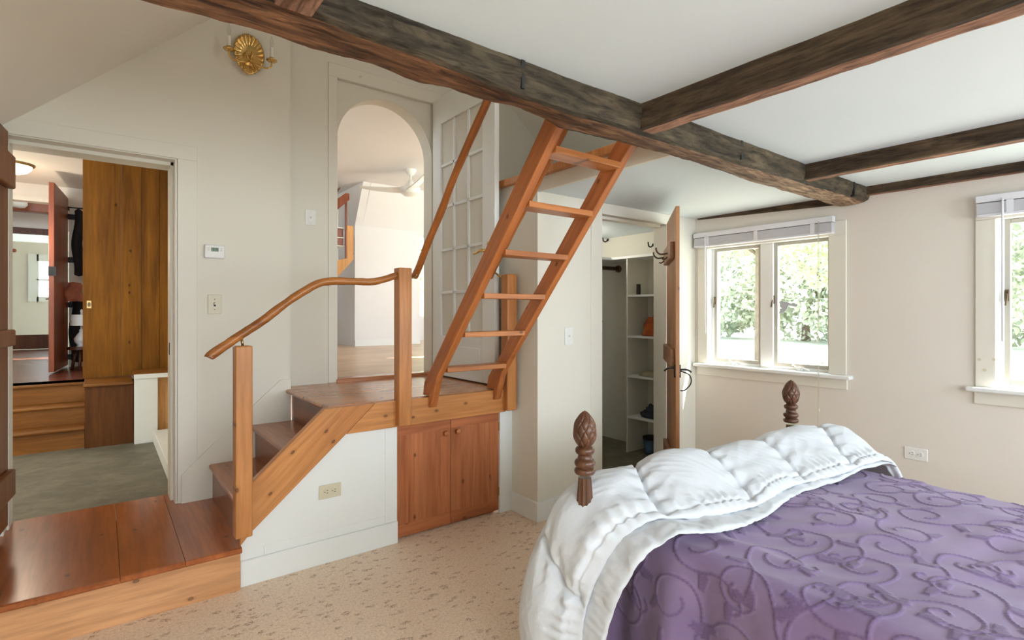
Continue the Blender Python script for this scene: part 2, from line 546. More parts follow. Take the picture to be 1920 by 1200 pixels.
def thing(name, loc, label, cat, group=None, kind=None):
    o = bpy.data.objects.new(name, None)
    COL.objects.link(o)
    o.location = loc
    o.empty_display_size = 0.1
    return tag(o, label, cat, group, kind)

def part(o, label):
    o['label'] = label
    return o

def bx(name, mat, parent, *b, bevel=0.0, smooth=False):
    m = MB()
    m.box(*b)
    return m.build(name, mat, parent, smooth, bevel)

def struct(name, mat, label, cat, *boxes, bevel=0.0):
    m = MB()
    for b in boxes:
        m.box(*b)
    o = m.build(name, mat, None, False, bevel)
    return tag(o, label, cat, None, 'structure')

def copy_tree(o, parent=None):
    c = o.copy()
    COL.objects.link(c)
    if parent is not None:
        c.parent = parent
    for ch in [k for k in bpy.data.objects if k.parent == o]:
        copy_tree(ch, c)
    return c

def fbm(p, oct=4, lac=2.1, gain=0.5):
    a, f, v = 1.0, 1.0, 0.0
    for _ in range(oct):
        v += a * mnoise.noise(Vector(p) * f)
        a *= gain
        f *= lac
    return v

def catmull(P, n=8):
    P = [Vector(p) for p in P]
    out = []
    for i in range(len(P) - 1):
        p0, p1, p2, p3 = P[max(i - 1, 0)], P[i], P[i + 1], P[min(i + 2, len(P) - 1)]
        for k in range(n):
            t = k / n
            out.append(0.5 * ((2 * p1) + (p2 - p0) * t + (2 * p0 - 5 * p1 + 4 * p2 - p3) * t * t + (3 * p1 - p0 - 3 * p2 + p3) * t ** 3))
    out.append(P[-1])
    return out

def grid_mesh(name, V, nu, nv, mat, parent=None, closed_u=False, smooth=True):
    """V: (nu, nv, 3) array"""
    me = bpy.data.meshes.new(name)
    V = np.asarray(V, dtype=np.float32).reshape(-1, 3)
    iu = np.arange(nu if closed_u else nu - 1)
    jv = np.arange(nv - 1)
    I, J = np.meshgrid(iu, jv, indexing='ij')
    I2 = (I + 1) % nu
    F = np.stack([I * nv + J, I2 * nv + J, I2 * nv + J + 1, I * nv + J + 1], -1).reshape(-1, 4)
    me.vertices.add(len(V))
    me.vertices.foreach_set('co', V.ravel())
    me.loops.add(F.size)
    me.loops.foreach_set('vertex_index', F.ravel().astype(np.int32))
    me.polygons.add(len(F))
    me.polygons.foreach_set('loop_start', np.arange(0, F.size, 4, dtype=np.int32))
    me.polygons.foreach_set('loop_total', np.full(len(F), 4, dtype=np.int32))
    me.update(calc_edges=True)
    if not isinstance(mat, (list, tuple)):
        mat = [mat]
    for m in mat:
        me.materials.append(M[m] if isinstance(m, str) else m)
    return link(me, name, parent, smooth)

# ------------------------------------------------------------------ the bedroom shell
CZ = 2.075                      # plaster between the joists
def zl(x): return 2.567 + 0.917 * x      # underside of the left roof slope
def zr(x): return 5.574 - 0.877 * x      # underside of the right roof slope

struct('floor', 'cork', 'speckled tan cork floor of the bedroom', 'floor', (-1.7, 3.95, -2.4, 2.86, -0.1, 0.0))
struct('ceiling_1', 'ceiling', 'white plaster ceiling between the dark joists above the bed', 'ceiling', (-0.66, 3.95, -2.4, 1.46, CZ, CZ + 0.16))
struct('ceiling_2', 'ceiling', 'low white ceiling in front of the closet and over it', 'ceiling', (2.16, 3.95, 1.46, 2.58, 2.05, 2.12), (2.16, 3.95, 2.58, 3.9, 2.0, 2.12))
m = MB()
m.prism([(-1.7, zl(-1.7)), (1.68, zl(1.68)), (1.68, zl(1.68) + 0.14), (-1.7, zl(-1.7) + 0.14)], 'y', -2.4, 3.7)
tag(m.build('ceiling_3', 'slope'), 'cream sloped ceiling in the upper left over the hall door', 'ceiling', None, 'structure')
m = MB()
def roof_strip(m, x0, x1, y0, y1):
    m.prism([(x0, zr(x0)), (x1, zr(x1)), (x1, zr(x1) + 0.14), (x0, zr(x0) + 0.14)], 'y', y0, y1)
roof_strip(m, 1.68, 4.06, -2.4, 3.7)
tag(m.build('ceiling_4', 'slope'), 'cream sloped ceiling glimpsed behind the ladder top', 'ceiling', None, 'structure')

# wall with the hall doorway
DX0, DX1, DZ = -0.385, 0.338, 2.176
m = MB()
m.prism([(-1.7, -0.1), (DX0, -0.1), (DX0, DZ), (DX0, zl(DX0)), (-1.7, zl(-1.7))], 'y', 3.58, 3.80)
m.prism([(DX0, DZ), (DX1, DZ), (DX1, zl(DX1)), (DX0, zl(DX0))], 'y', 3.58, 3.80)
m.prism([(DX1, -0.1), (0.955, -0.1), (0.955, zl(0.955)), (DX1, zl(DX1))], 'y', 3.58, 3.80)
tag(m.build('wall_left', 'wall'), 'cream wall with the hall doorway and brass sconce', 'wall', None, 'structure')
# casing of that doorway (nearly flush boards), with the stop on its jambs
m = MB()
m.box(DX1, 0.437, 3.575, 3.582, 0.205, DZ)
m.box(-0.7, 0.437, 3.575, 3.582, DZ, 2.258)
m.box(DX1 - 0.028, DX1, 3.66, 3.80, 0.205, DZ)
m.box(DX1 - 0.012, DX1, 3.58, 3.66, 0.205, DZ)
m.box(DX0, DX1, 3.66, 3.80, DZ - 0.028, DZ)
m.box(DX0, DX1, 3.58, 3.66, DZ - 0.008, DZ)
m.box(DX0, DX0 + 0.012, 3.66, 3.80, 0.205, DZ)
tag(m.build('trim_1', 'trim', bevel=0.003), 'cream casing boards around the hall doorway', 'door casing', None, 'structure')
bx('strike_plate', 'iron', bpy.data.objects['trim_1'], 0.307, 0.3105, 3.685, 3.705, 1.05, 1.12)
# skirt board following the stairs on that wall
m = MB()
m.prism([(0.355, 0.20), (0.355, 0.366), (0.425, 0.436), (0.893, 0.872), (0.955, 0.872), (0.955, 0.20)], 'y', 3.566, 3.582)
tag(m.build('baseboard_left', 'trim', bevel=0.003), 'cream stepped skirt board rising beside the stairs', 'skirting', None, 'structure')

# wall with the arched opening, gable above it
AX0, AX1, AZS, AR = 1.306, 2.062, 2.499, 0.378
AXC = 0.5 * (AX0 + AX1)
m = MB()
arc = [(AXC + AR * math.cos(a), AZS + AR * math.sin(a)) for a in np.linspace(PI, 0, 41)]
RT = 2.935                                  # top of the door rebate
for y0, y1 in ((3.73, 3.86),):
    # spandrel between arch and rebate head
    for (xa, za), (xb, zb) in zip(arc, arc[1:]):
        m.prism([(xa, za), (xb, zb), (xb, RT + 0.03), (xa, RT + 0.03)], 'y', y0, y1)
    m.box(AX1, 2.4, y0, y1, 0, RT + 0.03)
    m.box(0.9, AX0, y0, y1, 0, RT + 0.03)
m.box(0.9, 1.300, 3.70, 3.73, 0.6, RT)
m.box(2.075, 2.4, 3.70, 3.73, 0.6, RT)
m.box(0.9, 2.4, 3.70, 3.73, RT, RT + 0.03)
m.prism([(0.45, RT + 0.03), (2.9, RT + 0.03), (2.9, zr(2.9)), (1.68, zr(1.68)), (0.45, zl(0.45))], 'y', 3.70, 3.86)
m.prism([(2.4, 2.05), (4.0, 2.05), (4.0, zr(4.0)), (2.9, zr(2.9)), (2.9, RT + 0.03), (2.4, RT + 0.03)], 'y', 3.70, 3.86)
tag(m.build('wall_arch', 'wall', bevel=0.0), 'cream wall with the arched doorway at the stair head', 'wall', None, 'structure')
m = MB()
m.box(1.236, 1.300, 3.692, 3.702, 0.808, RT + 0.002)
m.box(1.236, 2.12, 3.692, 3.702, RT, 3.03)
tag(m.build('trim_2', 'trim', bevel=0.004), 'cream flat casing framing the arched doorway', 'door casing', None, 'structure')
struct('trim_3', 'landing_top', 'wooden threshold strip under the arched doorway', 'threshold', (1.29, 2.075, 3.685, 3.80, 0.80, 0.832), bevel=0.008)

# wall right of the stairs, closet wall, window wall
struct('wall_stair', 'wall', 'cream wall beside the upper landing and the short corner next to it', 'wall', (2.137, 2.25, 2.525, 3.72, 0.0, 2.13))
struct('wall_loft', 'wall', 'cream band below the wooden loft ledge', 'wall', (2.137, 2.159, 1.46, 2.525, 2.045, 2.13))
CX0, CX1, CZH = 2.711, 3.440, 1.972
struct('wall_closet', 'wall', 'cream wall with the closet doorway', 'wall',
       (2.25, CX0, 2.525, 2.625, 0, 2.05), (CX0, CX1, 2.525, 2.625, CZH, 2.05), (CX1, 3.83, 2.525, 2.625, 0, 2.05))
m = MB()
m.box(2.605, CX0, 2.519, 2.527, 0.0, 2.049)
m.box(CX0, CX1 + 0.02, 2.519, 2.527, CZH, 2.049)
m.box(CX0 - 0.002, CX0 + 0.014, 2.53, 2.64, 0.0, CZH)
m.box(CX1 - 0.018, CX1 + 0.002, 2.519, 2.64, 0.0, CZH)
m.box(CX0, CX1, 2.575, 2.63, CZH - 0.02, CZH + 0.002)
tag(m.build('trim_4', 'trim', bevel=0.003), 'cream jambs and head board of the closet doorway', 'door casing', None, 'structure')

W1 = (1.49, 2.42)
W2 = (-0.28, 0.70)
WZ0, WZ1 = 0.885, 1.83
m = MB()
for y0, y1 in ((-2.4, W2[0]), (W2[1], W1[0]), (W1[1], 2.60)):
    m.box(3.81, 3.95, y0, y1, 0, 2.23)
for y0, y1 in (W1, W2):
    m.box(3.81, 3.95, y0, y1, 0, WZ0)
    m.box(3.81, 3.95, y0, y1, WZ1, 2.23)
tag(m.build('wall_window', 'wall_warm'), 'cream wall with the two windows behind the bed', 'wall', None, 'structure')
struct('wall_side', 'wall', 'cream outer wall of the closet', 'wall', (3.81, 3.95, 2.60, 4.0, 0, 2.12))
m = MB()
for x0, x1 in ((-1.7, -0.55), (0.95, 1.95), (3.45, 3.95)):
    m.prism([(x0, 0), (x1, 0), (x1, CZ + 0.1), (x0, min(CZ + 0.1, zl(x0) + 0.1))], 'y', -2.4, -2.3)
for x0, x1 in ((-0.55, 0.95), (1.95, 3.45)):
    m.box(x0, x1, -2.4, -2.3, 0, 0.85)
    m.box(x0, x1, -2.4, -2.3, 2.05, CZ + 0.1)
m.prism([(-0.66, CZ + 0.1), (3.95, CZ + 0.1), (3.95, zr(3.95)), (1.68, zr(1.68)), (-0.5, zl(-0.5))], 'y', -2.4, -2.3)
tag(m.build('wall_back', 'wall'), 'cream wall behind the camera with two windows', 'wall', None, 'structure')
struct('wall_knee', 'wall', 'low cream knee wall under the left roof slope', 'wall', (-1.7, -1.6, -2.4, 3.7, 0, 1.15))
# baseboards
def base(name, label, pts):
    m = MB()
    for (x0, x1, y0, y1) in pts:
        m.box(x0, x1, y0, y1, 0, 0.118)
        m.box(x0, x1, y0, y1, 0.118, 0.122)
    o = m.build(name, 'trim_white', None, False, 0.004)
    return tag(o, label, 'baseboard', None, 'structure')
base('baseboard_closet', 'white baseboard wrapping the corner beside the closet doorway', [(2.124, 2.605, 2.512, 2.526), (2.124, 2.138, 2.526, 2.80)])
base('baseboard_stair', 'white baseboard under the stair panel', [(0.515, 1.318, 2.772, 2.786)])
base('baseboard_window', 'white baseboard along the window wall', [(3.797, 3.811, -2.3, 2.52)])

# wooden ledge on the loft edge
o = bx('trim_5', 'pine_z', None, 2.10, 2.24, 1.475, 3.70, 2.13, 2.175, bevel=0.004)
tag(o, 'wooden ledge capping the wall behind the ladder', 'ledge', None, 'structure')

# ------------------------------------------------------------------ stairs, platform, cupboard
p = thing('step_platform', (-0.4, 3.2, 0), 'wide wooden platform step in front of the hall doorway', 'step')
for x0, x1 in ((-1.35, 0.0555), (0.0575, 0.287), (0.289, 0.513)):
    m = MB()
    n = 6
    prof = [(3.80, 0.178), (3.80, 0.205), (2.742, 0.205)] + [(2.735 - 0.0135 * math.sin(a), 0.1915 + 0.0135 * math.cos(a)) for a in np.linspace(0, PI, n)] + [(2.742, 0.178)]
    m.prism(prof, 'x', x0, x1)
    m.build('tread_board', 'landing', p, 'auto')
bx('riser', 'riser', p, -1.35, 0.511, 2.752, 2.772, 0.0, 0.178)
bx('carcass', 'riser', p, -1.35, 0.505, 2.772, 3.58, 0.0, 0.1775)

st = thing('staircase', (1.2, 3.1, 0), 'pine staircase with newel posts climbing to the arched doorway', 'stairs')
def tread(name, x0, x1, z, y0=2.786, y1=3.578, mat='tread'):
    m = MB()
    prof = [(x1, z - 0.027), (x1, z)] + [(x0 + 0.012 - 0.0135 * math.sin(a), z - 0.0135 + 0.0135 * math.cos(a)) for a in np.linspace(0, PI, 7)]
    m.prism([(a, b) for a, b in prof], 'y', y0, y1)
    return m.build(name, mat, st, 'auto')
tread('tread', 0.495, 0.760, 0.405)
tread('tread', 0.715, 0.985, 0.607)
tread('landing_board', 0.925, 2.136, 0.808, y1=3.699, mat='landing_top')
for x, z0, z1 in ((0.513, 0.205, 0.379), (0.745, 0.405, 0.581), (0.963, 0.607, 0.782)):
    bx('riser', 'riser_y', st, x, x + 0.018, 2.786, 3.576, z0, z1)
m = MB()
m.prism([(0.508, 0.207), (0.553, 0.258), (1.010, 0.660), (1.167, 0.804), (0.900, 0.804), (0.555, 0.492), (0.508, 0.445)], 'y', 2.742, 2.784)
m.build('stringer', 'pine_diag', st, False, 0.003)
m = MB()
m.prism([(1.012, 0.660), (2.055, 0.660), (2.055, 0.806), (1.171, 0.806)], 'y', 2.742, 2.784)
part(m.build('fascia', 'pine_x', st, False, 0.003), 'horizontal board along the upper landing edge')
bx('newel_post', 'pine_z', st, 0.480, 0.553, 2.697, 2.768, 0.258, 1.143, bevel=0.006)
bx('newel_post', 'pine_z', st, 1.290, 1.368, 2.697, 2.768, 0.668, 1.545, bevel=0.006)
bx('newel_post', 'pine_z', st, 2.034, 2.112, 2.697, 2.768, 0.672, 1.542, bevel=0.006)
m = MB()
m.prism([(0.513, 0.0), (1.318, 0.0), (1.318, 0.662), (1.01, 0.662), (0.513, 0.225)], 'y', 2.785, 2.81)
part(m.build('side_panel', 'trim_white', st), 'white painted panel under the stairs')
m = MB()
m.box(1.245, 1.318, 2.7815, 2.786, 0.122, 0.662)
m.box(0.62, 1.245, 2.7815, 2.786, 0.122, 0.165)
part(m.build('panel_moulding', 'trim_white', st, False, 0.002), 'white rails framing the stair panel')
bx('side_panel', 'trim_white', st, 2.039, 2.137, 2.785, 2.81, 0.0, 0.662)

cb = thing('cupboard', (1.68, 2.95, 0), 'two-door pine cupboard under the upper landing', 'cupboard')
m = MB()
m.box(1.322, 2.036, 3.38, 3.40, 0.01, 0.655)
m.box(1.322, 1.34, 2.83, 3.40, 0.01, 0.655)
m.box(2.018, 2.036, 2.83, 3.40, 0.01, 0.655)
m.box(1.34, 2.018, 2.83, 3.38, 0.0, 0.02)
m.build('carcass', 'cab_z', cb)
for x0, x1, kx, hx in ((1.322, 1.677, 1.637, 1.320), (1.681, 2.037, 1.722, 2.038)):
    m = MB()
    m.box(x0, x1, 2.800, 2.822, 0.018, 0.657)
    d = m.build('door', 'cab_z', cb, False, 0.002)
    for z0, z1 in ((0.595, 0.657), (0.018, 0.085)):
        bx('rail', 'cab_x', d, x0, x1, 2.7985, 2.801, z0, z1, bevel=0.001)
    for a0, a1 in ((x0, x0 + 0.072), (x1 - 0.072, x1)):
        bx('stile', 'cab_z', d, a0, a1, 2.7985, 2.801, 0.086, 0.594, bevel=0.001)
    m = MB()
    mt = Matrix.Rotation(PI / 2, 3, 'X')
    m.lathe([(0.007, 0), (0.007, 0.010), (0.014, 0.014), (0.017, 0.022), (0.014, 0.029), (0.006, 0.033)], (kx, 2.799, 0.572), 18, mt)
    m.build('knob', 'cab_z', d, True)
    for z in (0.11, 0.53):
        bx('hinge', 'brass_dull', d, hx - 0.004, hx + 0.004, 2.793, 2.801, z, z + 0.055, bevel=0.001)

# gnarled branch handrail
hr = thing('handrail', (0.52, 2.73, 1.143), 'gnarled branch handrail bending up beside the lower stairs', 'handrail')
P = [(0.378, 2.72, 1.094), (0.394, 2.722, 1.112), (0.492, 2.73, 1.180), (0.560, 2.735, 1.228), (0.618, 2.735, 1.272), (0.714, 2.735, 1.346), (0.803, 2.735, 1.408), (0.868, 2.735, 1.444), (0.930, 2.735, 1.459), (0.977, 2.735, 1.463), (1.07, 2.735, 1.461), (1.15, 2.735, 1.463), (1.227, 2.735, 1.481), (1.292, 2.735, 1.506)]
C = catmull(P, 7)
m = MB()
R = []
for i, q in enumerate(C):
    q.z += 0.004 * mnoise.noise(q * 9)
    q.y += 0.004 * mnoise.noise(q * 7 + Vector((5, 5, 5)))
    r = 0.0195 - 0.003 * i / len(C) + 0.0022 * mnoise.noise(q * 14)
    if i == 0:
        r *= 0.72
    R.append(r * 1.08)
m.tube(C, R, 14)
for vtx in m.bm.verts:
    vtx.co += Vector((0, 0, 1)) * 0.002 * mnoise.noise(vtx.co * 40)
m.build('rail', 'branch', hr, True)
m = MB()
m.tube([(0.517, 2.733, 1.141), (0.512, 2.733, 1.176)], 0.006, 10)
part(m.build('bracket', 'brass_dull', hr, True), 'small brass pin under the rail')

def pole_rail(name, label, P, brk):
    h = thing(name, P[0], label, 'handrail')
    C = catmull(P, 10)
    m = MB()
    R = [0.0195 + 0.002 * mnoise.noise(q * 9) for q in C]
    R[0] *= 0.6
    m.tube(C, R, 14)
    m.build('rail', 'branch_y', h, True)
    m = MB()
    m.tube(catmull(brk, 6), 0.0065, 10)
    m.lathe([(0.017, 0), (0.017, 0.006), (0.008, 0.012)], brk[0], 16, (Vector(brk[1]) - Vector(brk[0])).to_track_quat('Z', 'Y').to_matrix())
    e = Vector(brk[-1])
    m.obox(e, (1, 0, 0), (0, 0.7, -0.7), (0, 0.7, 0.7), 0.011, 0.016, 0.003)
    part(m.build('bracket', 'brass_dull', h, True), 'brass rail bracket on the newel post')
pole_rail('handrail', 'round pole handrail rising left of the loft ladder', [(1.435, 2.80, 1.505), (1.43, 2.73, 1.56), (1.422, 2.625, 1.668), (1.432, 2.48, 1.845), (1.42, 2.353, 1.969), (1.42, 2.241, 2.085), (1.42, 2.047, 2.275), (1.42, 1.80, 2.51), (1.42, 1.56, 2.74)],
          [(1.366, 2.745, 1.50), (1.40, 2.755, 1.497), (1.425, 2.76, 1.51), (1.43, 2.757, 1.532)])
pole_rail('handrail', 'round pole handrail on the right, hidden behind the ladder side', [(2.01, 2.86, 1.525), (2.0, 2.78, 1.60), (2.0, 2.6, 1.795), (2.0, 2.4, 2.01), (2.0, 2.15, 2.28), (2.0, 1.85, 2.60), (2.0, 1.62, 2.85)],
          [(2.05, 2.765, 1.515), (2.03, 2.785, 1.535), (2.01, 2.81, 1.56)])

# loft ladder
ld = thing('loft_ladder', (1.72, 2.73, 0.75), 'steep pine loft ladder with six treads leaning up to the loft', 'ladder')
SL = (2.59 - 1.70, 0.985 - 2.03)           # y, z run of the treads
tdir = Vector((0, -0.661, 0.750))            # up along the ladder
ndir = Vector((0, -0.750, -0.661))           # towards the room
def ladder_pt(z):
    return 2.604 - (z - 0.985) * 0.661 / 0.750
for x0, x1 in ((1.497, 1.540), (1.955, 1.998)):
    m = MB()
    w = 0.096
    top, bot = 2.42, 0.905
    def pt(z, off):
        q = Vector((0, ladder_pt(z), z)) - ndir * off
        return (q.y, q.z)
    a, b_ = pt(bot, 0.0), pt(bot, w)
    foot = [(2.728, 0.748), (2.718, 0.760), pt(0.93, 0.0), pt(top, 0.0), pt(top, w), (2.80, 0.885), (2.815, 0.812), (2.741, 0.812), (2.741, 0.748)]
    m.prism(foot, 'x', x0, x1)
    m.build('stringer', 'ladder', ld, False, 0.004)
    m = MB()
    m.lathe([(0.011, 0), (0.011, 0.006), (0.006, 0.008), (0.006, 0.012)], (0.5 * (x0 + x1) + 0.012, 2.738, 0.782), 6, Matrix.Rotation(PI / 2, 3, 'X'))
    part(m.build('bolt', 'steel', ld), 'zinc bolt at the ladder foot')
for k in range(7):
    z = 0.985 + 0.2055 * k
    y = ladder_pt(z)
    bx('tread', 'rung', ld, 1.541, 1.954, y - 0.002, y + 0.098, z - 0.027, z + 0.001, bevel=0.003)

# ------------------------------------------------------------------ beams
def timber(name, label, path_fn, n, m_around, side, bottom, amp, group=None):
    """path_fn(t) -> list of cross-section points (closed loop) in order; side faces get material 0, underside material 1"""
    V = []
    secs = []
    for i in range(n):
        t = i / (n - 1)
        pts, tags = path_fn(t)
        secs.append(tags)
        ring = []
        for q in pts:
            q = Vector(q)
            d = Vector((fbm(q * 5 + Vector((11, 0, 0)), 3), fbm(q * 5 + Vector((0, 7, 3)), 3), fbm(q * 5 + Vector((3, 3, 9)), 3))) * amp
            d += Vector((mnoise.noise(q * 38), mnoise.noise(q * 41 + Vector((5, 1, 2))), mnoise.noise(q * 36 + Vector((2, 8, 4))))) * amp * 0.22
            ring.append(q + d)
        V.append(ring)
    k = len(V[0])
    arr = np.array([[list(q) for q in r] for r in V])
    arr = np.concatenate([arr, arr[:, :1]], axis=1)
    o = grid_mesh(name, arr, n, k + 1, [side, bottom], None, False, 'auto')
    me = o.data
    mi = []
    for i in range(n - 1):
        for j in range(k):
            mi.append(1 if secs[i][j] == 'b' else 0)
    me.polygons.foreach_set('material_index', mi)
    return tag(o, label, 'beam', group)

def lerp_tab(tab, x):
    xs = [a for a, b in tab]
    return float(np.interp(x, xs, [b for a, b in tab]))
ZN = [(-0.7, 2.01), (0.399, 2.009), (0.543, 2.0), (0.72, 1.991), (1.0, 1.970), (1.311, 1.970), (1.6, 1.971), (2.0, 1.974), (2.45, 1.979), (2.88, 1.986), (3.84, 1.999)]
ZF = [(-0.7, 1.99), (0.045, 1.995), (0.151, 2.003), (0.417, 2.006), (0.554, 2.011), (0.688, 2.001), (0.762, 1.996), (0.869, 2.007), (0.985, 1.998), (1.149, 2.007), (1.277, 1.992), (1.346, 1.981), (1.569, 1.989), (1.961, 1.999), (2.2, 1.999), (2.68, 1.985), (3.8, 1.982)]
def main_beam(t):
    x = -0.75 + t * (3.85 + 0.70)
    zn, zf = lerp_tab(ZN, x), lerp_tab(ZF, x)
    pts, tags = [], []
    for k in range(8):
        f = k / 7
        pts.append((x, 1.29 + 0.010 * math.sin(f * PI) * -1, CZ + 0.03 + (zn + 0.006 - CZ - 0.03) * f)); tags.append('s')
    for k in range(1, 12):
        f = k / 12
        sag = -0.006 * math.sin(f * PI)
        pts.append((x, 1.296 + (1.462 - 1.296) * f, zn + (zf - zn) * f + sag)); tags.append('s' if 1.1 < x < 2.9 and k > 9.2 + 1.6 * mnoise.noise(Vector((x * 3.0, 4.2, 0))) + 1.2 * abs(x - 1.75) else 'b')
    for k in range(8):
        f = k / 7
        pts.append((x, 1.466 + 0.004 * math.sin(f * PI), zf + 0.008 + (2.245 - zf) * f)); tags.append('s')
    pts.append((x, 1.38, 2.245)); tags.append('s')
    return pts, tags
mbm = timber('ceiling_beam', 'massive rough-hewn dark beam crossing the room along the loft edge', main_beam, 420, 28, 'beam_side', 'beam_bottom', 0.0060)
m = MB()
for x, w in ((1.026, 0.010), (2.295, 0.011), (3.56, 0.010)):
    m.box(x - w * 0.7, x + w * 0.7, 1.279, 1.30, 1.988, CZ + 0.01)
m.build('mortise', 'dark_slot', mbm)

def joist_fn(x0, x1, zb, y0, y1):
    def f(t):
        y = y1 + (y0 - y1) * t
        pts, tags = [], []
        for k in range(7):
            g = k / 6
            pts.append((x0, y, CZ + 0.02 + (zb + 0.003 - CZ - 0.02) * g)); tags.append('s')
        for k in range(1, 6):
            g = k / 6
            pts.append((x0 + (x1 - x0) * g, y, zb)); tags.append('b')
        for k in range(7):
            g = k / 6
            pts.append((x1, y, zb + 0.003 + (CZ + 0.02 - zb) * g)); tags.append('s')
        return pts, tags
    return f
G = 'dark joists between the plaster panels'
timber('joist', 'dark joist over the near end of the bed, running to the upper right corner', joist_fn(1.59, 1.672, 1.978, -2.28, 1.30), 260, 18, 'joist_side', 'joist_bottom', 0.0035, G)
timber('joist', 'dark joist in the middle, meeting the main beam near the windows', joist_fn(2.925, 3.0, 1.996, -2.28, 1.30), 220, 18, 'joist_side', 'joist_bottom', 0.003, G)
timber('joist', 'short stub of reddish joist at the upper edge of the photo', joist_fn(0.312, 0.395, 2.0, -2.28, 1.30), 200, 18, 'joist_bottom', 'joist_bottom', 0.003, G)
timber('joist', 'dark timber along the top of the window wall on the right', joist_fn(3.745, 3.815, 2.026, -2.28, 1.30), 200, 18, 'joist_side', 'joist_bottom', 0.0025, G)
m = MB()
m.prism([(1.49, 2.0), (2.49, 2.041), (2.49, 2.052), (1.49, 2.052)], 'x', 3.785, 3.812)
tag(m.build('joist', 'joist_side'), 'thin dark wedge of timber above the corner window', 'beam')

# ------------------------------------------------------------------ windows
def window(num, y0, y1, label):
    w = thing('window_%d' % num, (3.81, 0.5 * (y0 + y1), WZ0), label, 'window', None, 'structure')
    a, b = y0, y1
    m = MB()
    cy0 = a - 0.075
    cy1 = b + 0.075
    m.box(3.797, 3.811, cy0, a + 0.03, 0.892, 1.80)
    m.box(3.797, 3.811, b - 0.01, cy1, 0.892, 1.80)
    m.box(3.797, 3.811, cy0, cy1, 1.80, 1.895)
    m.build('casing', 'trim', w, False, 0.003)
    m = MB()
    m.box(3.755, 3.86, cy0 - 0.035, min(cy1 + 0.035, 2.515), 0.866, 0.892)
    m.build('sill', 'trim_white', w, False, 0.008, 3)
    bx('apron', 'trim', w, 3.797, 3.811, cy0 - 0.005, cy1 + 0.005, 0.798, 0.866, bevel=0.003)
    # box lining
    m = MB()
    m.box(3.811, 3.94, a, a + 0.014, 0.89, 1.83)
    m.box(3.811, 3.94, b - 0.014, b, 0.89, 1.83)
    m.box(3.855, 3.94, a, a + 0.036, 0.89, 1.83)
    m.box(3.855, 3.94, b - 0.036, b, 0.89, 1.83)
    m.box(3.81, 3.94, a, b, 1.80, 1.83)
    m.box(3.86, 3.95, a, b, 0.88, 0.912)
    c = 0.5 * (a + b)
    m.box(3.84, 3.90, c - 0.047, c + 0.047, 0.89, 1.82)
    m.build('frame', 'trim_white', w, False, 0.003)
    for s0, s1, near in ((a + 0.035, c - 0.047, 1), (c + 0.047, b - 0.035, 0)):
        m = MB()
        t = 0.024
        z0, z1 = 0.912, 1.80
        m.box(3.858, 3.893, s0, s0 + t, z0, z1)
        m.box(3.858, 3.893, s1 - t, s1, z0, z1)
        m.box(3.858, 3.893, s0 + t, s1 - t, z0, z0 + t)
        m.box(3.858, 3.893, s0 + t, s1 - t, z1 - t, z1)
        s = m.build('sash', 'alu', w, False, 0.003)
        bx('pane', 'glass', s, 3.874, 3.877, s0 + t - 0.004, s1 - t + 0.004, z0 + t - 0.004, z1 - t + 0.004)
        cy = s0 + (s1 - s0) * 0.52
        m = MB()
        m.lathe([(0.020, 0), (0.021, 0.010), (0.015, 0.022), (0.006, 0.028)], (3.838, cy, 0.892), 16)
        m.tube([(3.838, cy, 0.906), (3.822, cy - 0.03, 0.912), (3.815, cy - 0.075, 0.902)], [0.008, 0.007, 0.006], 10)
        m.tube([(3.838, cy, 0.902), (3.85, cy + 0.05, 0.925)], 0.0045, 8)
        m.lathe([(0.006, 0), (0.006, 0.014)], (3.85, cy + 0.05, 0.918), 10)
        part(m.build('crank', 'white_plastic', w, True), 'white window crank')
        ly = s1 + 0.006 if near else s1 - 0.012
        m = MB()
        m.box(3.846, 3.858, ly - 0.008, ly + 0.008, 1.36, 1.42)
        m.tube([(3.848, ly, 1.40), (3.838, ly, 1.37), (3.836, ly + 0.004, 1.335)], 0.005, 8)
        part(m.build('lever', 'bronze', w, False, 0.001), 'bronze locking lever')
    return w
window(1, W1[0], W1[1], 'double casement window in the corner beside the closet door')
window(2, W2[0], W2[1], 'double casement window cut off by the right edge')

def blind(y0, y1, label, wand_y, cord_y, wand_z):
    b = thing('window_blind', (3.78, 0.5 * (y0 + y1), 1.9), label, 'blind')
    bx('headrail', 'blind', b, 3.752, 3.797, y0, y1, 1.888, 1.926, bevel=0.003)
    m = MB()
    n = 26
    for k in range(n):
        z = 1.883 - k * 0.0022
        dy = 0.0015 * mnoise.noise(Vector((0, 0, k * 3.3)))
        m.box(3.752, 3.797, y0 + 0.006 + dy, y1 - 0.006 + dy, z - 0.0015, z)
    m.build('slats', 'blind', b)
    bx('bottom_rail', 'blind', b, 3.752, 3.797, y0 + 0.004, y1 - 0.004, 1.812, 1.826, bevel=0.003)
    for f in (0.12, 0.5, 0.88):
        y = y0 + (y1 - y0) * f
        bx('ladder_tape', 'blind', b, 3.7495, 3.7515, y - 0.014, y + 0.014, 1.814, 1.888)
    m = MB()
    m.tube([(3.745, wand_y, 1.90), (3.742, wand_y, 1.86), (3.742, wand_y, wand_z)], 0.0045, 8)
    m.build('wand', 'blind', b, True)
    if cord_y is not None:
        m = MB()
        for d, z in ((0.0, 0.66), (0.006, 0.50)):
            m.tube([(3.746, cord_y + d, 1.90), (3.744, cord_y + d, z)], 0.0014, 6)
            m.lathe([(0.003, 0.0), (0.009, 0.004), (0.007, 0.018), (0.003, 0.026)], (3.744, cord_y + d, z - 0.02), 12)
        part(m.build('cord', 'almond', b, True), 'thin pull cords with tassels')
blind(1.478, 2.505, 'raised white blind over the corner window', 2.395, 1.558, 1.13)
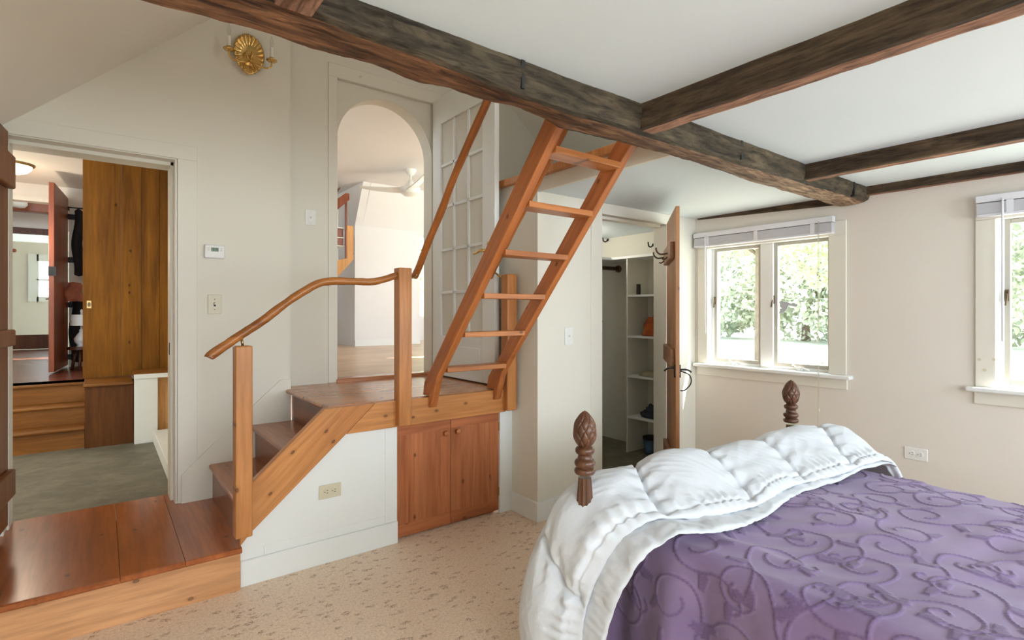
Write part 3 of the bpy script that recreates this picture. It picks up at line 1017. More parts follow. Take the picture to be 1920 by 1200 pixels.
blind(-0.40, 0.765, 'raised white blind over the window at the right edge', 0.653, None, 1.146)

# hawk shaped sticker on the right-hand pane of the corner window
m = MB()
hawk = [(1.885, 1.372), (1.860, 1.378), (1.835, 1.372), (1.818, 1.368), (1.79, 1.360), (1.757, 1.357), (1.749, 1.348), (1.760, 1.336), (1.785, 1.342), (1.812, 1.348), (1.822, 1.325), (1.838, 1.302), (1.856, 1.292), (1.878, 1.287), (1.884, 1.296), (1.868, 1.312), (1.862, 1.330), (1.868, 1.350)]
m.prism(hawk, 'x', 3.8715, 3.8735)
M['decal'] = plain('grey_decal', (186, 190, 198), 0.6)
tag(m.build('window_decal', 'decal'), 'grey bird silhouette sticker on the window pane', 'sticker')

# ------------------------------------------------------------------ doors
# bedroom plank door at the left edge
d1 = thing('door_1', (-0.372, 3.57, 0.26), 'brown plank door standing open at the left edge', 'door', None, 'structure')
dv = Vector((-0.094, -0.9956, 0)).normalized()
dn = Vector((0.9956, -0.094, 0)).normalized()
m = MB()
c0 = Vector((-0.368, 3.575, 0))
for k in range(4):
    a0, a1 = k * 0.195 + 0.0008, (k + 1) * 0.195 - 0.0008
    c = c0 + dv * (0.5 * (a0 + a1)) - dn * 0.013
    m.obox((c.x, c.y, 1.22), dv, dn, (0, 0, 1), 0.5 * (a1 - a0), 0.013, 0.965)
m.build('planks', 'brown_door', d1, False, 0.002)
for z0, z1 in ((1.90, 2.06), (1.135, 1.215), (0.405, 0.535)):
    m = MB()
    c = c0 + dv * 0.40 + dn * 0.016
    m.obox((c.x, c.y, 0.5 * (z0 + z1)), dv, dn, (0, 0, 1), 0.385, 0.016, 0.5 * (z1 - z0))
    m.build('batten', 'brown_door', d1, False, 0.008)

# french door standing open at the stair head
FX0, FX1 = 2.045, 2.082
d2 = thing('door_2', (2.06, 3.69, 0.815), 'white fifteen-pane glass door standing open at the stair head', 'door', None, 'structure')
ys = [3.569, 3.389, 3.366, 3.193, 3.158, 2.998]
cols = [(3.561, 3.388), (3.366, 3.192), (3.170, 2.998)]
zr_ = [1.121, 1.447, 1.768, 2.094, 2.411, 2.734]
m = MB()
m.box(FX0, FX1, 3.561, 3.682, 0.818, 2.935)
m.box(FX0, FX1, 2.852, 2.998, 0.818, 2.935)
m.box(FX0, FX1, 2.998, 3.561, 2.734, 2.935)
m.box(FX0, FX1, 2.998, 3.561, 0.818, 1.121)
m.build('frame', 'trim_white', d2, False, 0.003)
m = MB()
m.box(FX0 + 0.003, FX1 - 0.003, 3.366, 3.388, 1.121, 2.734)
m.box(FX0 + 0.003, FX1 - 0.003, 3.170, 3.192, 1.121, 2.734)
for z in zr_[1:-1]:
    m.box(FX0 + 0.003, FX1 - 0.003, 2.998, 3.561, z - 0.011, z + 0.011)
m.build('muntins', 'trim_white', d2, False, 0.003)
m = MB()
for y1, y0 in cols:
    for za, zb in zip(zr_, zr_[1:]):
        m.box(2.062, 2.065, y0, y1, za, zb)
m.build('panes', 'obscure', d2)
m = MB()
m.box(FX0 - 0.002, FX0 + 0.001, 3.03, 3.53, 0.90, 1.05)
m.build('lower_panel', 'trim_white', d2, False, 0.006)
m = MB()
mx = Matrix.Rotation(-PI / 2, 3, 'Y')
hy, hz = 2.925, 1.708
m.lathe([(0.026, 0), (0.026, 0.005), (0.014, 0.010), (0.011, 0.03), (0.014, 0.036)], (FX0, hy, hz), 20, mx)
m.tube(catmull([(FX0 - 0.034, hy, hz), (FX0 - 0.042, hy + 0.03, hz + 0.004), (FX0 - 0.042, hy + 0.07, hz - 0.006), (FX0 - 0.042, hy + 0.11, hz - 0.012)], 6), [0.010] * 6 + [0.0085] * 6 + [0.007] * 7, 12)
m.lathe([(0.012, 0), (0.012, 0.004)], (FX0, hy, hz + 0.05), 14, mx)
part(m.build('lever_handle', 'brass', d2, True), 'polished brass lever handle')

# closet door
d3 = thing('door_3', (3.40, 2.47, 0.13), 'pine plank door of the closet standing half open', 'door', None, 'structure')
hv = Vector((-0.755, -0.656, 0)).normalized()
hn = Vector((-0.656, 0.755, 0)).normalized()
h0 = Vector((3.385, 2.475, 0))
for k in range(1):
    m = MB()
    for j in range(4):
        a0, a1 = j * 0.17 + 0.0006, (j + 1) * 0.17 - 0.0006
        c = h0 + hv * (0.5 * (a0 + a1))
        m.obox((c.x, c.y, 1.05), hv, hn, (0, 0, 1), 0.5 * (a1 - a0), 0.012, 0.918)
    m.build('planks', 'door_wood', d3, False, 0.002)
def on_door(a, off, z):
    q = h0 + hv * a + hn * off
    return Vector((q.x, q.y, z))
for z, hgt in ((1.005, 0.058), (0.30, 0.058)):
    m = MB()
    m.obox(on_door(0.335, 0.026, z), hv, hn, (0, 0, 1), 0.29, 0.014, hgt)
    m.build('batten', 'batten', d3, False, 0.005)
m = MB()
m.obox(on_door(0.34, 0.026, 1.70), hv, hn, (0, 0, 1), 0.27, 0.014, 0.055)
hb = m.build('hook_board', 'batten', d3, False, 0.005)
for a in (0.12, 0.40):
    m = MB()
    m.tube(catmull([on_door(a, 0.04, 1.70), on_door(a, 0.085, 1.695), on_door(a, 0.11, 1.715), on_door(a, 0.115, 1.74)], 5), 0.006, 8)
    m.tube(catmull([on_door(a, 0.04, 1.675), on_door(a, 0.06, 1.660), on_door(a, 0.075, 1.665)], 5), 0.005, 8)
    m.build('hook', 'bronze', hb, True)
m = MB()
m.obox(on_door(0.655, 0.0, 0.925), hv, hn, (0, 0, 1), 0.012, 0.020, 0.040)
m.tube(catmull([on_door(0.655, 0.02, 0.945), on_door(0.62, 0.05, 0.94), on_door(0.60, 0.075, 0.92)], 5), 0.006, 8)
m.tube(catmull([on_door(0.66, -0.015, 0.935), on_door(0.66, -0.06, 0.935), on_door(0.655, -0.085, 0.92)], 5), 0.006, 8)
m.tube(catmull([on_door(0.64, -0.02, 0.925), on_door(0.64, -0.075, 0.90), on_door(0.64, -0.085, 0.85), on_door(0.64, -0.05, 0.805), on_door(0.64, -0.02, 0.80)], 6), 0.004, 8)
part(m.build('latch', 'iron', d3, True), 'black iron thumb latch')

# ------------------------------------------------------------------ closet inside
struct('floor_closet', 'stone', 'grey floor inside the closet', 'floor', (2.24, 3.82, 2.60, 3.95, 0.0, 0.11))
struct('wall_closet_back', 'wall', 'cream back wall of the closet', 'wall', (2.24, 3.95, 3.86, 3.98, 0.0, 2.12))
sh = thing('shelf_unit', (3.67, 2.82, 0.11), 'white built-in closet shelves with five open cubbies', 'shelf')
m = MB()
m.box(3.53, 3.808, 2.99, 3.006, 0.11, 1.752)
m.box(3.53, 3.808, 2.63, 2.645, 0.11, 1.752)
m.build('side_panel', 'trim', sh, False, 0.002)
bx('back_panel', 'trim', sh, 3.800, 3.808, 2.645, 2.99, 0.11, 1.752)
for z in (0.42, 0.765, 1.10, 1.445):
    bx('shelf_board', 'trim_white', sh, 3.53, 3.80, 2.645, 2.99, z - 0.018, z, bevel=0.002)
m = MB()
m.box(3.515, 3.808, 2.63, 3.163, 1.752, 1.774)
m.box(2.26, 3.808, 3.163, 3.70, 1.752, 1.774)
o = m.build('top_shelf', 'trim_white', sh, False, 0.002)
rd = thing('closet_rod', (3.0, 3.33, 1.70), 'brown wooden hanging rod below the closet shelf', 'rod')
m = MB()
m.tube([(2.26, 3.33, 1.70), (3.79, 3.33, 1.70)], 0.018, 16)
m.build('rod', 'bedpost', rd, True)
m = MB()
m.lathe([(0.032, 0), (0.032, 0.02), (0.022, 0.024)], (3.809, 3.33, 1.70), 18, Matrix.Rotation(-PI / 2, 3, 'Y'))
m.build('socket', 'bedpost', rd, True)
bx_ = bx('cleat', 'trim', sh, 3.79, 3.809, 3.02, 3.30, 1.555, 1.575)

def heap(name, label, cat, c, size, rgb, rgb2=None, seed=0, group=None, amp=0.35, flat=0.9):
    mm, nt, b = new_mat(name + '_cloth')
    tc = N(nt, 'ShaderNodeTexCoord')
    no = N(nt, 'ShaderNodeTexNoise', i_Scale=9.0, i_Detail=4.0)
    nt.links.new(tc.outputs['Object'], no.inputs['Vector'])
    r = ramp(nt, [(0.42, lin(rgb)), (0.58, lin(rgb2 or rgb))])
    nt.links.new(no.outputs[0], r.inputs[0])
    nt.links.new(r.outputs[0], b.inputs['Base Color'])
    b.inputs['Roughness'].default_value = 0.9
    nu, nv = 56, 32
    V = np.zeros((nu, nv, 3))
    for i in range(nu):
        a = 2 * PI * i / nu
        for j in range(nv):
            e = PI * j / (nv - 1)
            d = Vector((math.cos(a) * math.sin(e), math.sin(a) * math.sin(e), math.cos(e)))
            k = 1 + amp * fbm(d * 1.7 + Vector((seed * 3.1, 0, seed)), 4)
            q = Vector((math.copysign(abs(d.x) ** 0.7, d.x) * size[0], math.copysign(abs(d.y) ** 0.7, d.y) * size[1], max(d.z, -0.02) * size[2])) * k
            V[i, j] = (c[0] + q.x, c[1] + q.y, c[2] + max(q.z, 0.0) + 0.001)
    o = grid_mesh(name, V, nu, nv, mm, None, True)
    return tag(o, label, cat, group)
heap('folded_blanket', 'red and orange cloth bundle on the second closet shelf', 'cloth', (3.66, 2.78, 1.10), (0.10, 0.11, 0.16), (118, 44, 34), (176, 86, 30), 2)
heap('folded_towel', 'folded beige cloth on the third closet shelf', 'cloth', (3.66, 2.80, 0.765), (0.10, 0.13, 0.045), (168, 156, 128), None, 5, amp=0.12)
heap('folded_jeans', 'dark blue grey cloth on the fourth closet shelf', 'cloth', (3.66, 2.79, 0.42), (0.085, 0.11, 0.09), (44, 46, 54), (66, 70, 82), 8)
bt = bx('small_box', 'dark_slot', None, 3.58, 3.61, 2.915, 2.94, 1.4455, 1.536, bevel=0.003)
tag(bt, 'narrow black box standing on the top closet cubby', 'box')
bk = thing('bucket', (3.66, 2.84, 0.11), 'small blue and white bucket in the lowest closet cubby', 'bucket')
M['bucket'] = plain('bucket_blue', (62, 92, 118), 0.4, var=0.5, scale=14)
m = MB()
m.lathe([(0.060, 0.001), (0.064, 0.02), (0.072, 0.125)], (3.66, 2.84, 0.11), 28)
m.build('body', 'bucket', bk, True)
m = MB()
m.lathe([(0.075, 0.125), (0.075, 0.142), (0.068, 0.145)], (3.66, 2.84, 0.11), 28)
part(m.build('lid', 'iron', bk, 'auto'), 'dark lid of the bucket')
for q, lab in (((3.808, 3.466, 1.985), 'small metal hook high on the closet wall'), ((3.808, 2.94, 1.885), 'black coat hook above the closet shelves'), ((3.808, 3.54, 1.21), 'dark hook low on the closet wall')):
    m = MB()
    x, y, z = q
    m.tube(catmull([(x, y, z), (x - 0.03, y, z - 0.02), (x - 0.06, y, z - 0.015), (x - 0.07, y, z + 0.02)], 5), 0.006, 8)
    m.disc((x, y, z), 0.012, (-1, 0, 0), 0.004)
    tag(m.build('wall_hook', 'iron', None, True), lab, 'hook')
cl = thing('ceiling_light', (3.15, 3.25, 2.0), 'small flush lamp on the closet ceiling', 'light')
M['bulb'] = glow('lit_closet_globe', (255, 240, 214), 6.0)
m = MB()
m.lathe([(0.07, 0), (0.07, -0.02), (0.06, -0.024)], (3.05, 3.3, 2.0), 24)
m.build('base', 'white_plastic', cl, True)
m = MB()
m.lathe([(0.055, -0.022), (0.06, -0.05), (0.04, -0.08), (0.01, -0.09)], (3.05, 3.3, 2.0), 24)
m.build('globe', 'bulb', cl, True)
lamp('POINT', 'closet_lamp_light', (3.05, 3.3, 1.86), None, 11, (1.0, 0.92, 0.8), shadow_soft_size=0.06)

# ------------------------------------------------------------------ things on the walls
def plate(name, label, cat, mat, c, u, n, w, h, kind):
    """c centre on the wall, u horizontal direction along the wall, n outwards"""
    c, u, n = Vector(c), Vector(u), Vector(n)
    z = Vector((0, 0, 1))
    t = thing(name, c, label, cat)
    m = MB()
    m.obox(c + n * 0.003, u, n, z, w / 2, 0.003, h / 2)
    m.build('cover_plate', mat, t, False, 0.003)
    if kind == 'outlet':
        for s in (-1, 1):
            cc = c + u * s * 0.020 + n * 0.006
            m = MB()
            rot = n.to_track_quat('Z', 'Y').to_matrix()
            m.lathe([(0.0165, 0), (0.0165, 0.0022)], cc, 24, rot)
            f = m.build('socket', mat, t, 'auto')
            m = MB()
            m.obox(cc + u * 0.004 + z * 0.006 + n * 0.0022, u, n, z, 0.0045, 0.0005, 0.0013)
            m.obox(cc + u * 0.004 - z * 0.006 + n * 0.0022, u, n, z, 0.0045, 0.0005, 0.0013)
            m.lathe([(0.0026, 0), (0.0026, 0.0007)], cc - u * 0.009 + n * 0.002, 10, rot)
            m.build('slots', 'dark_slot', f)
    elif kind == 'toggle':
        m = MB()
        m.obox(c + n * 0.007, u, n, z, 0.005, 0.002, 0.012)
        m.build('slot', 'dark_slot', t)
        m = MB()
        m.obox(c + n * 0.012 + z * 0.004, u, n, z, 0.0038, 0.007, 0.006)
        m.build('toggle', mat, t, False, 0.001)
        for s in (-1, 1):
            m = MB()
            m.disc(c + z * 0.03 * s + n * 0.006, 0.003, n, 0.001, 10)
            m.build('screw', 'bronze', t)
    else:
        m = MB()
        m.obox(c + n * 0.0065, u, n, z, 0.016, 0.0012, 0.033)
        m.build('paddle', mat, t, False, 0.001)
        m = MB()
        m.obox(c + n * 0.009 + z * 0.0, u, n, z, 0.004, 0.003, 0.006)
        m.build('toggle', 'almond', t)
        for s in (-1, 1):
            m = MB()
            m.disc(c + z * 0.042 * s + n * 0.006, 0.0025, n, 0.001, 10)
            m.build('screw', 'almond', t)
    return t
plate('power_outlet', 'almond double outlet on the white panel under the stairs', 'outlet', 'almond', (0.940, 2.785, 0.368), (1, 0, 0), (0, -1, 0), 0.115, 0.072, 'outlet')
plate('power_outlet', 'white double outlet on the window wall behind the bed', 'outlet', 'white_plastic', (3.81, 1.046, 0.462), (0, -1, 0), (-1, 0, 0), 0.115, 0.072, 'outlet')
plate('light_switch', 'almond toggle switch below the thermostat', 'switch', 'almond', (0.526, 3.58, 1.345), (1, 0, 0), (0, -1, 0), 0.072, 0.114, 'toggle')
plate('light_switch', 'white dimmer switch left of the arched doorway', 'switch', 'white_plastic', (1.117, 3.70, 1.940), (1, 0, 0), (0, -1, 0), 0.072, 0.105, 'rocker')
plate('light_switch', 'white switch on the cream wall left of the closet', 'switch', 'white_plastic', (2.40, 2.525, 1.144), (1, 0, 0), (0, -1, 0), 0.072, 0.114, 'rocker')

th = thing('thermostat', (0.523, 3.58, 1.656), 'white programmable thermostat on the cream wall', 'thermostat')
bx('body', 'white_plastic', th, 0.470, 0.577, 3.556, 3.58, 1.616, 1.696, bevel=0.006)
bx('display', 'lcd', th, 0.504, 0.543, 3.5545, 3.557, 1.656, 1.679)
m = MB()
def seg_digit(m, x, z, w, h, segs, y):
    t = h * 0.12
    S = {'a': (x, x + w, z + h - t, z + h), 'd': (x, x + w, z, z + t), 'g': (x, x + w, z + h / 2 - t / 2, z + h / 2 + t / 2),
         'f': (x, x + t, z + h / 2, z + h), 'e': (x, x + t, z, z + h / 2), 'b': (x + w - t, x + w, z + h / 2, z + h), 'c': (x + w - t, x + w, z, z + h / 2)}
    for s in segs:
        x0, x1, z0, z1 = S[s]
        m.box(x0, x1, y - 0.0006, y, z0, z1)
for x, segs in ((0.509, 'bc'), (0.515, 'abged'), (0.527, 'abgcd'), (0.5345, 'abcdef')):
    seg_digit(m, x, 1.661, 0.0055, 0.012, segs, 3.5545)
m.build('digits', 'lcd_dark', th)
for x in (0.487, 0.553):
    for z in (1.660, 1.671):
        bx('button', 'almond', th, x, x + 0.009, 3.5545, 3.557, z, z + 0.006)

# brass shell sconce
sc = thing('wall_sconce', (0.707, 3.58, 2.87), 'brass scallop-shell sconce with two candle arms on the cream wall', 'sconce')
nu, nv = 15 * 8 + 1, 14
V = np.zeros((nu, nv, 3))
for i in range(nu):
    a = 2 * PI * i / (nu - 1)
    for j in range(nv):
        r = j / (nv - 1)
        scal = 1 + 0.035 * abs(math.cos(a * 11)) * r
        low = 1.0 + 0.12 * max(0, -math.sin(a)) ** 6
        rib = 0.006 * math.cos(a * 22) * max(0, (r - 0.5) / 0.5) * (0 if math.sin(a) < -0.92 else 1)
        x = 0.084 * r * scal * math.cos(a)
        z = 0.113 * r * scal * low * math.sin(a)
        y = -0.012 - 0.020 * (r ** 2) + rib + (0.006 if r > 0.96 else 0)
        V[i, j] = (0.707 + x, 3.578 + y, 2.875 + z)
sp = grid_mesh('backplate', V, nu, nv, 'brass', sc)
so = sp.modifiers.new('thick', 'SOLIDIFY')
so.thickness = 0.002
m = MB()
m.lathe([(0.05, 0), (0.05, 0.012), (0.03, 0.02), (0.018, 0.03), (0.008, 0.035)], (0.707, 3.58, 2.83), 20, Matrix.Rotation(PI / 2, 3, 'X'))
for dx in (-0.022, 0.018):
    m.lathe([(0.009, 0), (0.009, 0.006), (0.003, 0.009)], (0.707 + dx, 3.55, 2.770), 12, Matrix.Rotation(PI / 2, 3, 'X'))
m.tube(catmull([(0.70, 3.545, 2.84), (0.69, 3.54, 2.87), (0.695, 3.55, 2.885)], 4), 0.004, 8)
m.tube(catmull([(0.714, 3.545, 2.84), (0.724, 3.54, 2.87), (0.719, 3.55, 2.885)], 4), 0.004, 8)
m.build('boss', 'brass', sc, True)
for s in (-1, 1):
    ex, ey, ez = 0.707 + s * 0.118, 3.505, 2.838
    m = MB()
    m.tube(catmull([(0.707, 3.55, 2.83), (0.707 + s * 0.03, 3.515, 2.80), (0.707 + s * 0.085, 3.505, 2.792), (ex - s * 0.004, ey, 2.808), (ex, ey, ez)], 8), 0.0048, 10)
    m.lathe([(0.006, 0), (0.026, 0.004), (0.031, 0.012), (0.029, 0.014), (0.010, 0.008), (0.013, 0.014), (0.014, 0.026)], (ex, ey, ez), 22, None, lambda a, z: 1 + 0.06 * math.cos(a * 9))
    ar = m.build('arm', 'brass', sc, True)
    m = MB()
    m.lathe([(0.0105, 0.014), (0.0105, 0.085), (0.008, 0.088)], (ex, ey, ez), 14)
    m.build('candle_sleeve', 'candle', ar, 'auto')
    m = MB()
    m.lathe([(0.006, 0.088), (0.010, 0.10), (0.013, 0.118), (0.009, 0.14), (0.002, 0.16)], (ex, ey, ez), 14)
    m.build('bulb', 'door_glass', ar, True)
pg = thing('fill_globe', (1.78, 1.72, 3.9), 'added white fill globe, unseen high in the stairwell', 'lamp')  # globe and cord made up for the stairwell fill light, out of view
M['fill_glow'] = glow('stair_fill_glow', (255, 238, 208), 2.5)
m = MB()
m.lathe([(0.015, 0.12), (0.05, 0.10), (0.10, 0.05), (0.115, 0.0), (0.10, -0.05), (0.05, -0.10), (0.01, -0.115)], (1.78, 1.72, 3.17), 24)
m.build('globe', 'fill_glow', pg, True)
m = MB()
m.tube([(1.78, 1.72, 3.28), (1.78, 1.72, 4.0)], 0.006, 8)
m.build('cord', 'white_plastic', pg, True)
# old screw plugs in the casings
m = MB()
m.disc((1.465, 3.692, 2.985), 0.011, (0, -1, 0), 0.002)
tag(m.build('trim_screw', 'almond'), 'painted screw plug on the casing above the arch', 'screw')
for (y, z) in ((0.757, 1.041), (0.734, 0.985), (0.697, 1.045)):
    m = MB()
    m.disc((3.797, y, z), 0.008, (-1, 0, 0), 0.002)
    tag(m.build('trim_screw', 'almond'), 'painted screw plug low on the right window casing', 'screw', 'screw plugs on the right window casing')

# ------------------------------------------------------------------ bed
bed = thing('bed', (2.15, 0.35, 0), 'four-poster bed with carved pineapple finials behind the duvet', 'bed')
egg_h, egg_r = 0.122, 0.0405
_c = catmull([(0.0, 0.60, 0), (0.10, 0.82, 0), (0.24, 0.96, 0), (0.38, 1.0, 0), (0.54, 0.955, 0), (0.70, 0.80, 0), (0.84, 0.55, 0), (0.94, 0.28, 0), (1.0, 0.0, 0)], 8)
EGG_F, EGG_R = [q.x for q in _c], [q.y for q in _c]
def bedpost(x, y, top):
    p = MB()
    z0 = top - egg_h - 0.098
    prof = []
    base_z = [(0.036, 0.0), (0.036, 0.10), (0.030, 0.12), (0.042, 0.16), (0.042, 0.42), (0.034, 0.45), (0.040, 0.48)]
    prof += base_z
    for k in range(14):
        f = k / 13
        prof.append((0.041 - 0.018 * f, 0.50 + f * (z0 - 0.015 - 0.50)))
    nfl = 12
    p.lathe(prof, (x, y, 0), 72, None, lambda a, z: 1 - (0.10 * abs(math.sin(a * nfl / 2)) ** 0.6 if z > 0.505 else 0))
    post = p.build('post', 'bedpost', bed, 'auto', angle=60)
    p = MB()
    rings = [(0.024, 0.0)]
    def torus(zc, hh, r, out):
        return [(r + out * math.sin(a), zc - hh * math.cos(a)) for a in np.linspace(0.05, PI - 0.05, 7)]
    zz = -0.004
    prof = torus(zz + 0.012, 0.012, 0.027, 0.0105) + torus(zz + 0.040, 0.013, 0.027, 0.0100) + [(0.026, zz + 0.054), (0.0235, zz + 0.066)] + torus(zz + 0.084, 0.013, 0.024, 0.010) + [(0.022, zz + 0.099), (0.026, zz + 0.104)]
    p.lathe(prof, (x, y, z0), 40)
    p.build('collar', 'bedpost', post, 'auto', angle=60)
    # pineapple: lattice of grooves carved in an egg
    nu, nv = 120, 90
    V = np.zeros((nu, nv, 3))
    for i in range(nu):
        a = 2 * PI * i / nu
        for j in range(nv):
            f = j / (nv - 1)
            r = egg_r * float(np.interp(f, EGG_F, EGG_R))
            k1 = abs(math.sin(a * 4 + f * 7.0))
            k2 = abs(math.sin(a * 4 - f * 7.0))
            g = max(math.exp(-(k1 / 0.16) ** 2), math.exp(-(k2 / 0.16) ** 2))
            r2 = r * (1 + 0.05 * (k1 * k2)) - 0.0042 * g * min(1, r / 0.02)
            V[i, j] = (x + r2 * math.cos(a), y + r2 * math.sin(a), top - egg_h + egg_h * f)
    grid_mesh('finial', V, nu, nv, 'bedpost', post, True)
bedpost(1.348, 1.335, 0.953)
bedpost(2.866, 1.330, 0.944)
m = MB()
m.box(1.36, 2.86, 1.32, 1.35, 0.22, 0.50)
m.build('footboard', 'bedpost', bed, False, 0.01)
for x in (1.535, 2.745):
    bx('side_rail', 'bedpost', bed, x, x + 0.03, -0.78, 1.32, 0.17, 0.2, bevel=0.006)
bx('mattress', 'sheet', bed, 1.53, 2.78, -0.78, 1.28, 0.20, 0.53, bevel=0.05)

# ---- purple bedspread with raised vine pattern
def spread_material():
    m, nt, b = new_mat('purple_bedspread')
    at = N(nt, 'ShaderNodeAttribute', attribute_name='vine')
    tc = N(nt, 'ShaderNodeTexCoord')
    no = N(nt, 'ShaderNodeTexNoise', i_Scale=3.0, i_Detail=5.0, i_Roughness=0.6)
    nt.links.new(tc.outputs['Object'], no.inputs['Vector'])
    r = ramp(nt, [(0.3, lin((131, 110, 147))), (0.7, lin((152, 132, 166)))])
    nt.links.new(no.outputs[0], r.inputs[0])
    c = mix(nt, at.outputs['Fac'], r.outputs[0], lin((108, 85, 126)))
    nt.links.new(c, b.inputs['Base Color'])
    b.inputs['Roughness'].default_value = 0.92
    b.inputs['Specular IOR Level'].default_value = 0.15
    b.inputs['Sheen Weight'].default_value = 0.25
    n2 = N(nt, 'ShaderNodeTexNoise', i_Scale=420.0, i_Detail=2.0)
    nt.links.new(tc.outputs['Object'], n2.inputs['Vector'])
    bump(nt, b, n2.outputs[0], 0.15, 0.003)
    return m
M['spread'] = spread_material()

def vine_map(W, L, res, seed=3):
    """height map (0..1) of scrolling rope vines with leaves on a W x L cloth"""
    rng = np.random.RandomState(seed)
    nx, ny = int(W / res) + 1, int(L / res) + 1
    H = np.zeros((nx, ny))
    def stamp(px, py, rad, amp=1.0):
        r = int(rad / res) + 1
        i0, j0 = int(px / res), int(py / res)
        a0, a1, b0, b1 = max(i0 - r, 0), min(i0 + r + 1, nx), max(j0 - r, 0), min(j0 + r + 1, ny)
        if a0 >= a1 or b0 >= b1:
            return
        I, J = np.meshgrid(np.arange(a0, a1) * res - px, np.arange(b0, b1) * res - py, indexing='ij')
        d = np.sqrt(I * I + J * J) / rad
        k = np.clip(1 - d * d, 0, 1) ** 0.6 * amp
        H[a0:a1, b0:b1] = np.maximum(H[a0:a1, b0:b1], k)
    def stroke(pts, rad):
        s = 0.0
        for (x0, y0), (x1, y1) in zip(pts, pts[1:]):
            ln = math.hypot(x1 - x0, y1 - y0)
            n = max(2, int(ln / 0.0022))
            for k in range(n):
                f = k / n
                tw = 0.72 + 0.28 * math.cos((s + ln * f) / 0.0135 * 2 * PI)
                stamp(x0 + (x1 - x0) * f, y0 + (y1 - y0) * f, rad, tw)
            s += ln
    def spiral(cx, cy, r0, a0, turns, sgn, r1):
        P = []
        for k in range(40):
            f = k / 39
            a = a0 + sgn * f * turns * 2 * PI
            r = r0 + (r1 - r0) * f
            P.append((cx + r * math.cos(a), cy + r * math.sin(a)))
        return P
    def leaf(cx, cy, ang, ln):
        for side in (-1, 1):
            for q in range(5):
                f = q / 4
                bx0, by0 = cx + math.cos(ang) * ln * f * 0.8, cy + math.sin(ang) * ln * f * 0.8
                aa = ang + side * 0.75
                l2 = ln * 0.34 * (1 - 0.5 * f)
                for k in range(9):
                    g = k / 8
                    stamp(bx0 + math.cos(aa) * l2 * g, by0 + math.sin(aa) * l2 * g, 0.0052, 0.85)
    cell = 0.205
    for i in range(-1, int(W / cell) + 2):
        for j in range(-1, int(L / cell) + 2):
            cx = (i + 0.5 + 0.5 * (j % 2)) * cell + rng.uniform(-0.03, 0.03)
            cy = (j + 0.5) * cell + rng.uniform(-0.03, 0.03)
            sgn = 1 if (i + j) % 2 else -1
            a0 = rng.uniform(0, 2 * PI)
            S = spiral(cx, cy, 0.080, a0, 0.95, sgn, 0.034)
            stroke(S, 0.0048)
            # stem running out of the scroll to a neighbour, S-shaped
            sx, sy = S[0]
            ta = a0 - sgn * PI / 2
            P = [(sx, sy)]
            x, y, an = sx, sy, ta
            for k in range(26):
                an += sgn * (-0.085 if k < 14 else 0.12)
                x += math.cos(an) * 0.0105
                y += math.sin(an) * 0.0105
                P.append((x, y))
            stroke(P, 0.0048)
            leaf(P[12][0], P[12][1], ta + sgn * 0.9, 0.062)
            leaf(P[22][0], P[22][1], an - sgn * 0.8, 0.055)
            leaf(S[18][0], S[18][1], a0 + sgn * (18 / 39 * 0.95 * 2 * PI) + sgn * 0.6, 0.055)
            # curl tip
            stroke(spiral(x + 0.028 * math.cos(an + sgn * PI / 2), y + 0.028 * math.sin(an + sgn * PI / 2), 0.028, an - sgn * PI / 2, 0.6, sgn, 0.018), 0.0055)
    return H

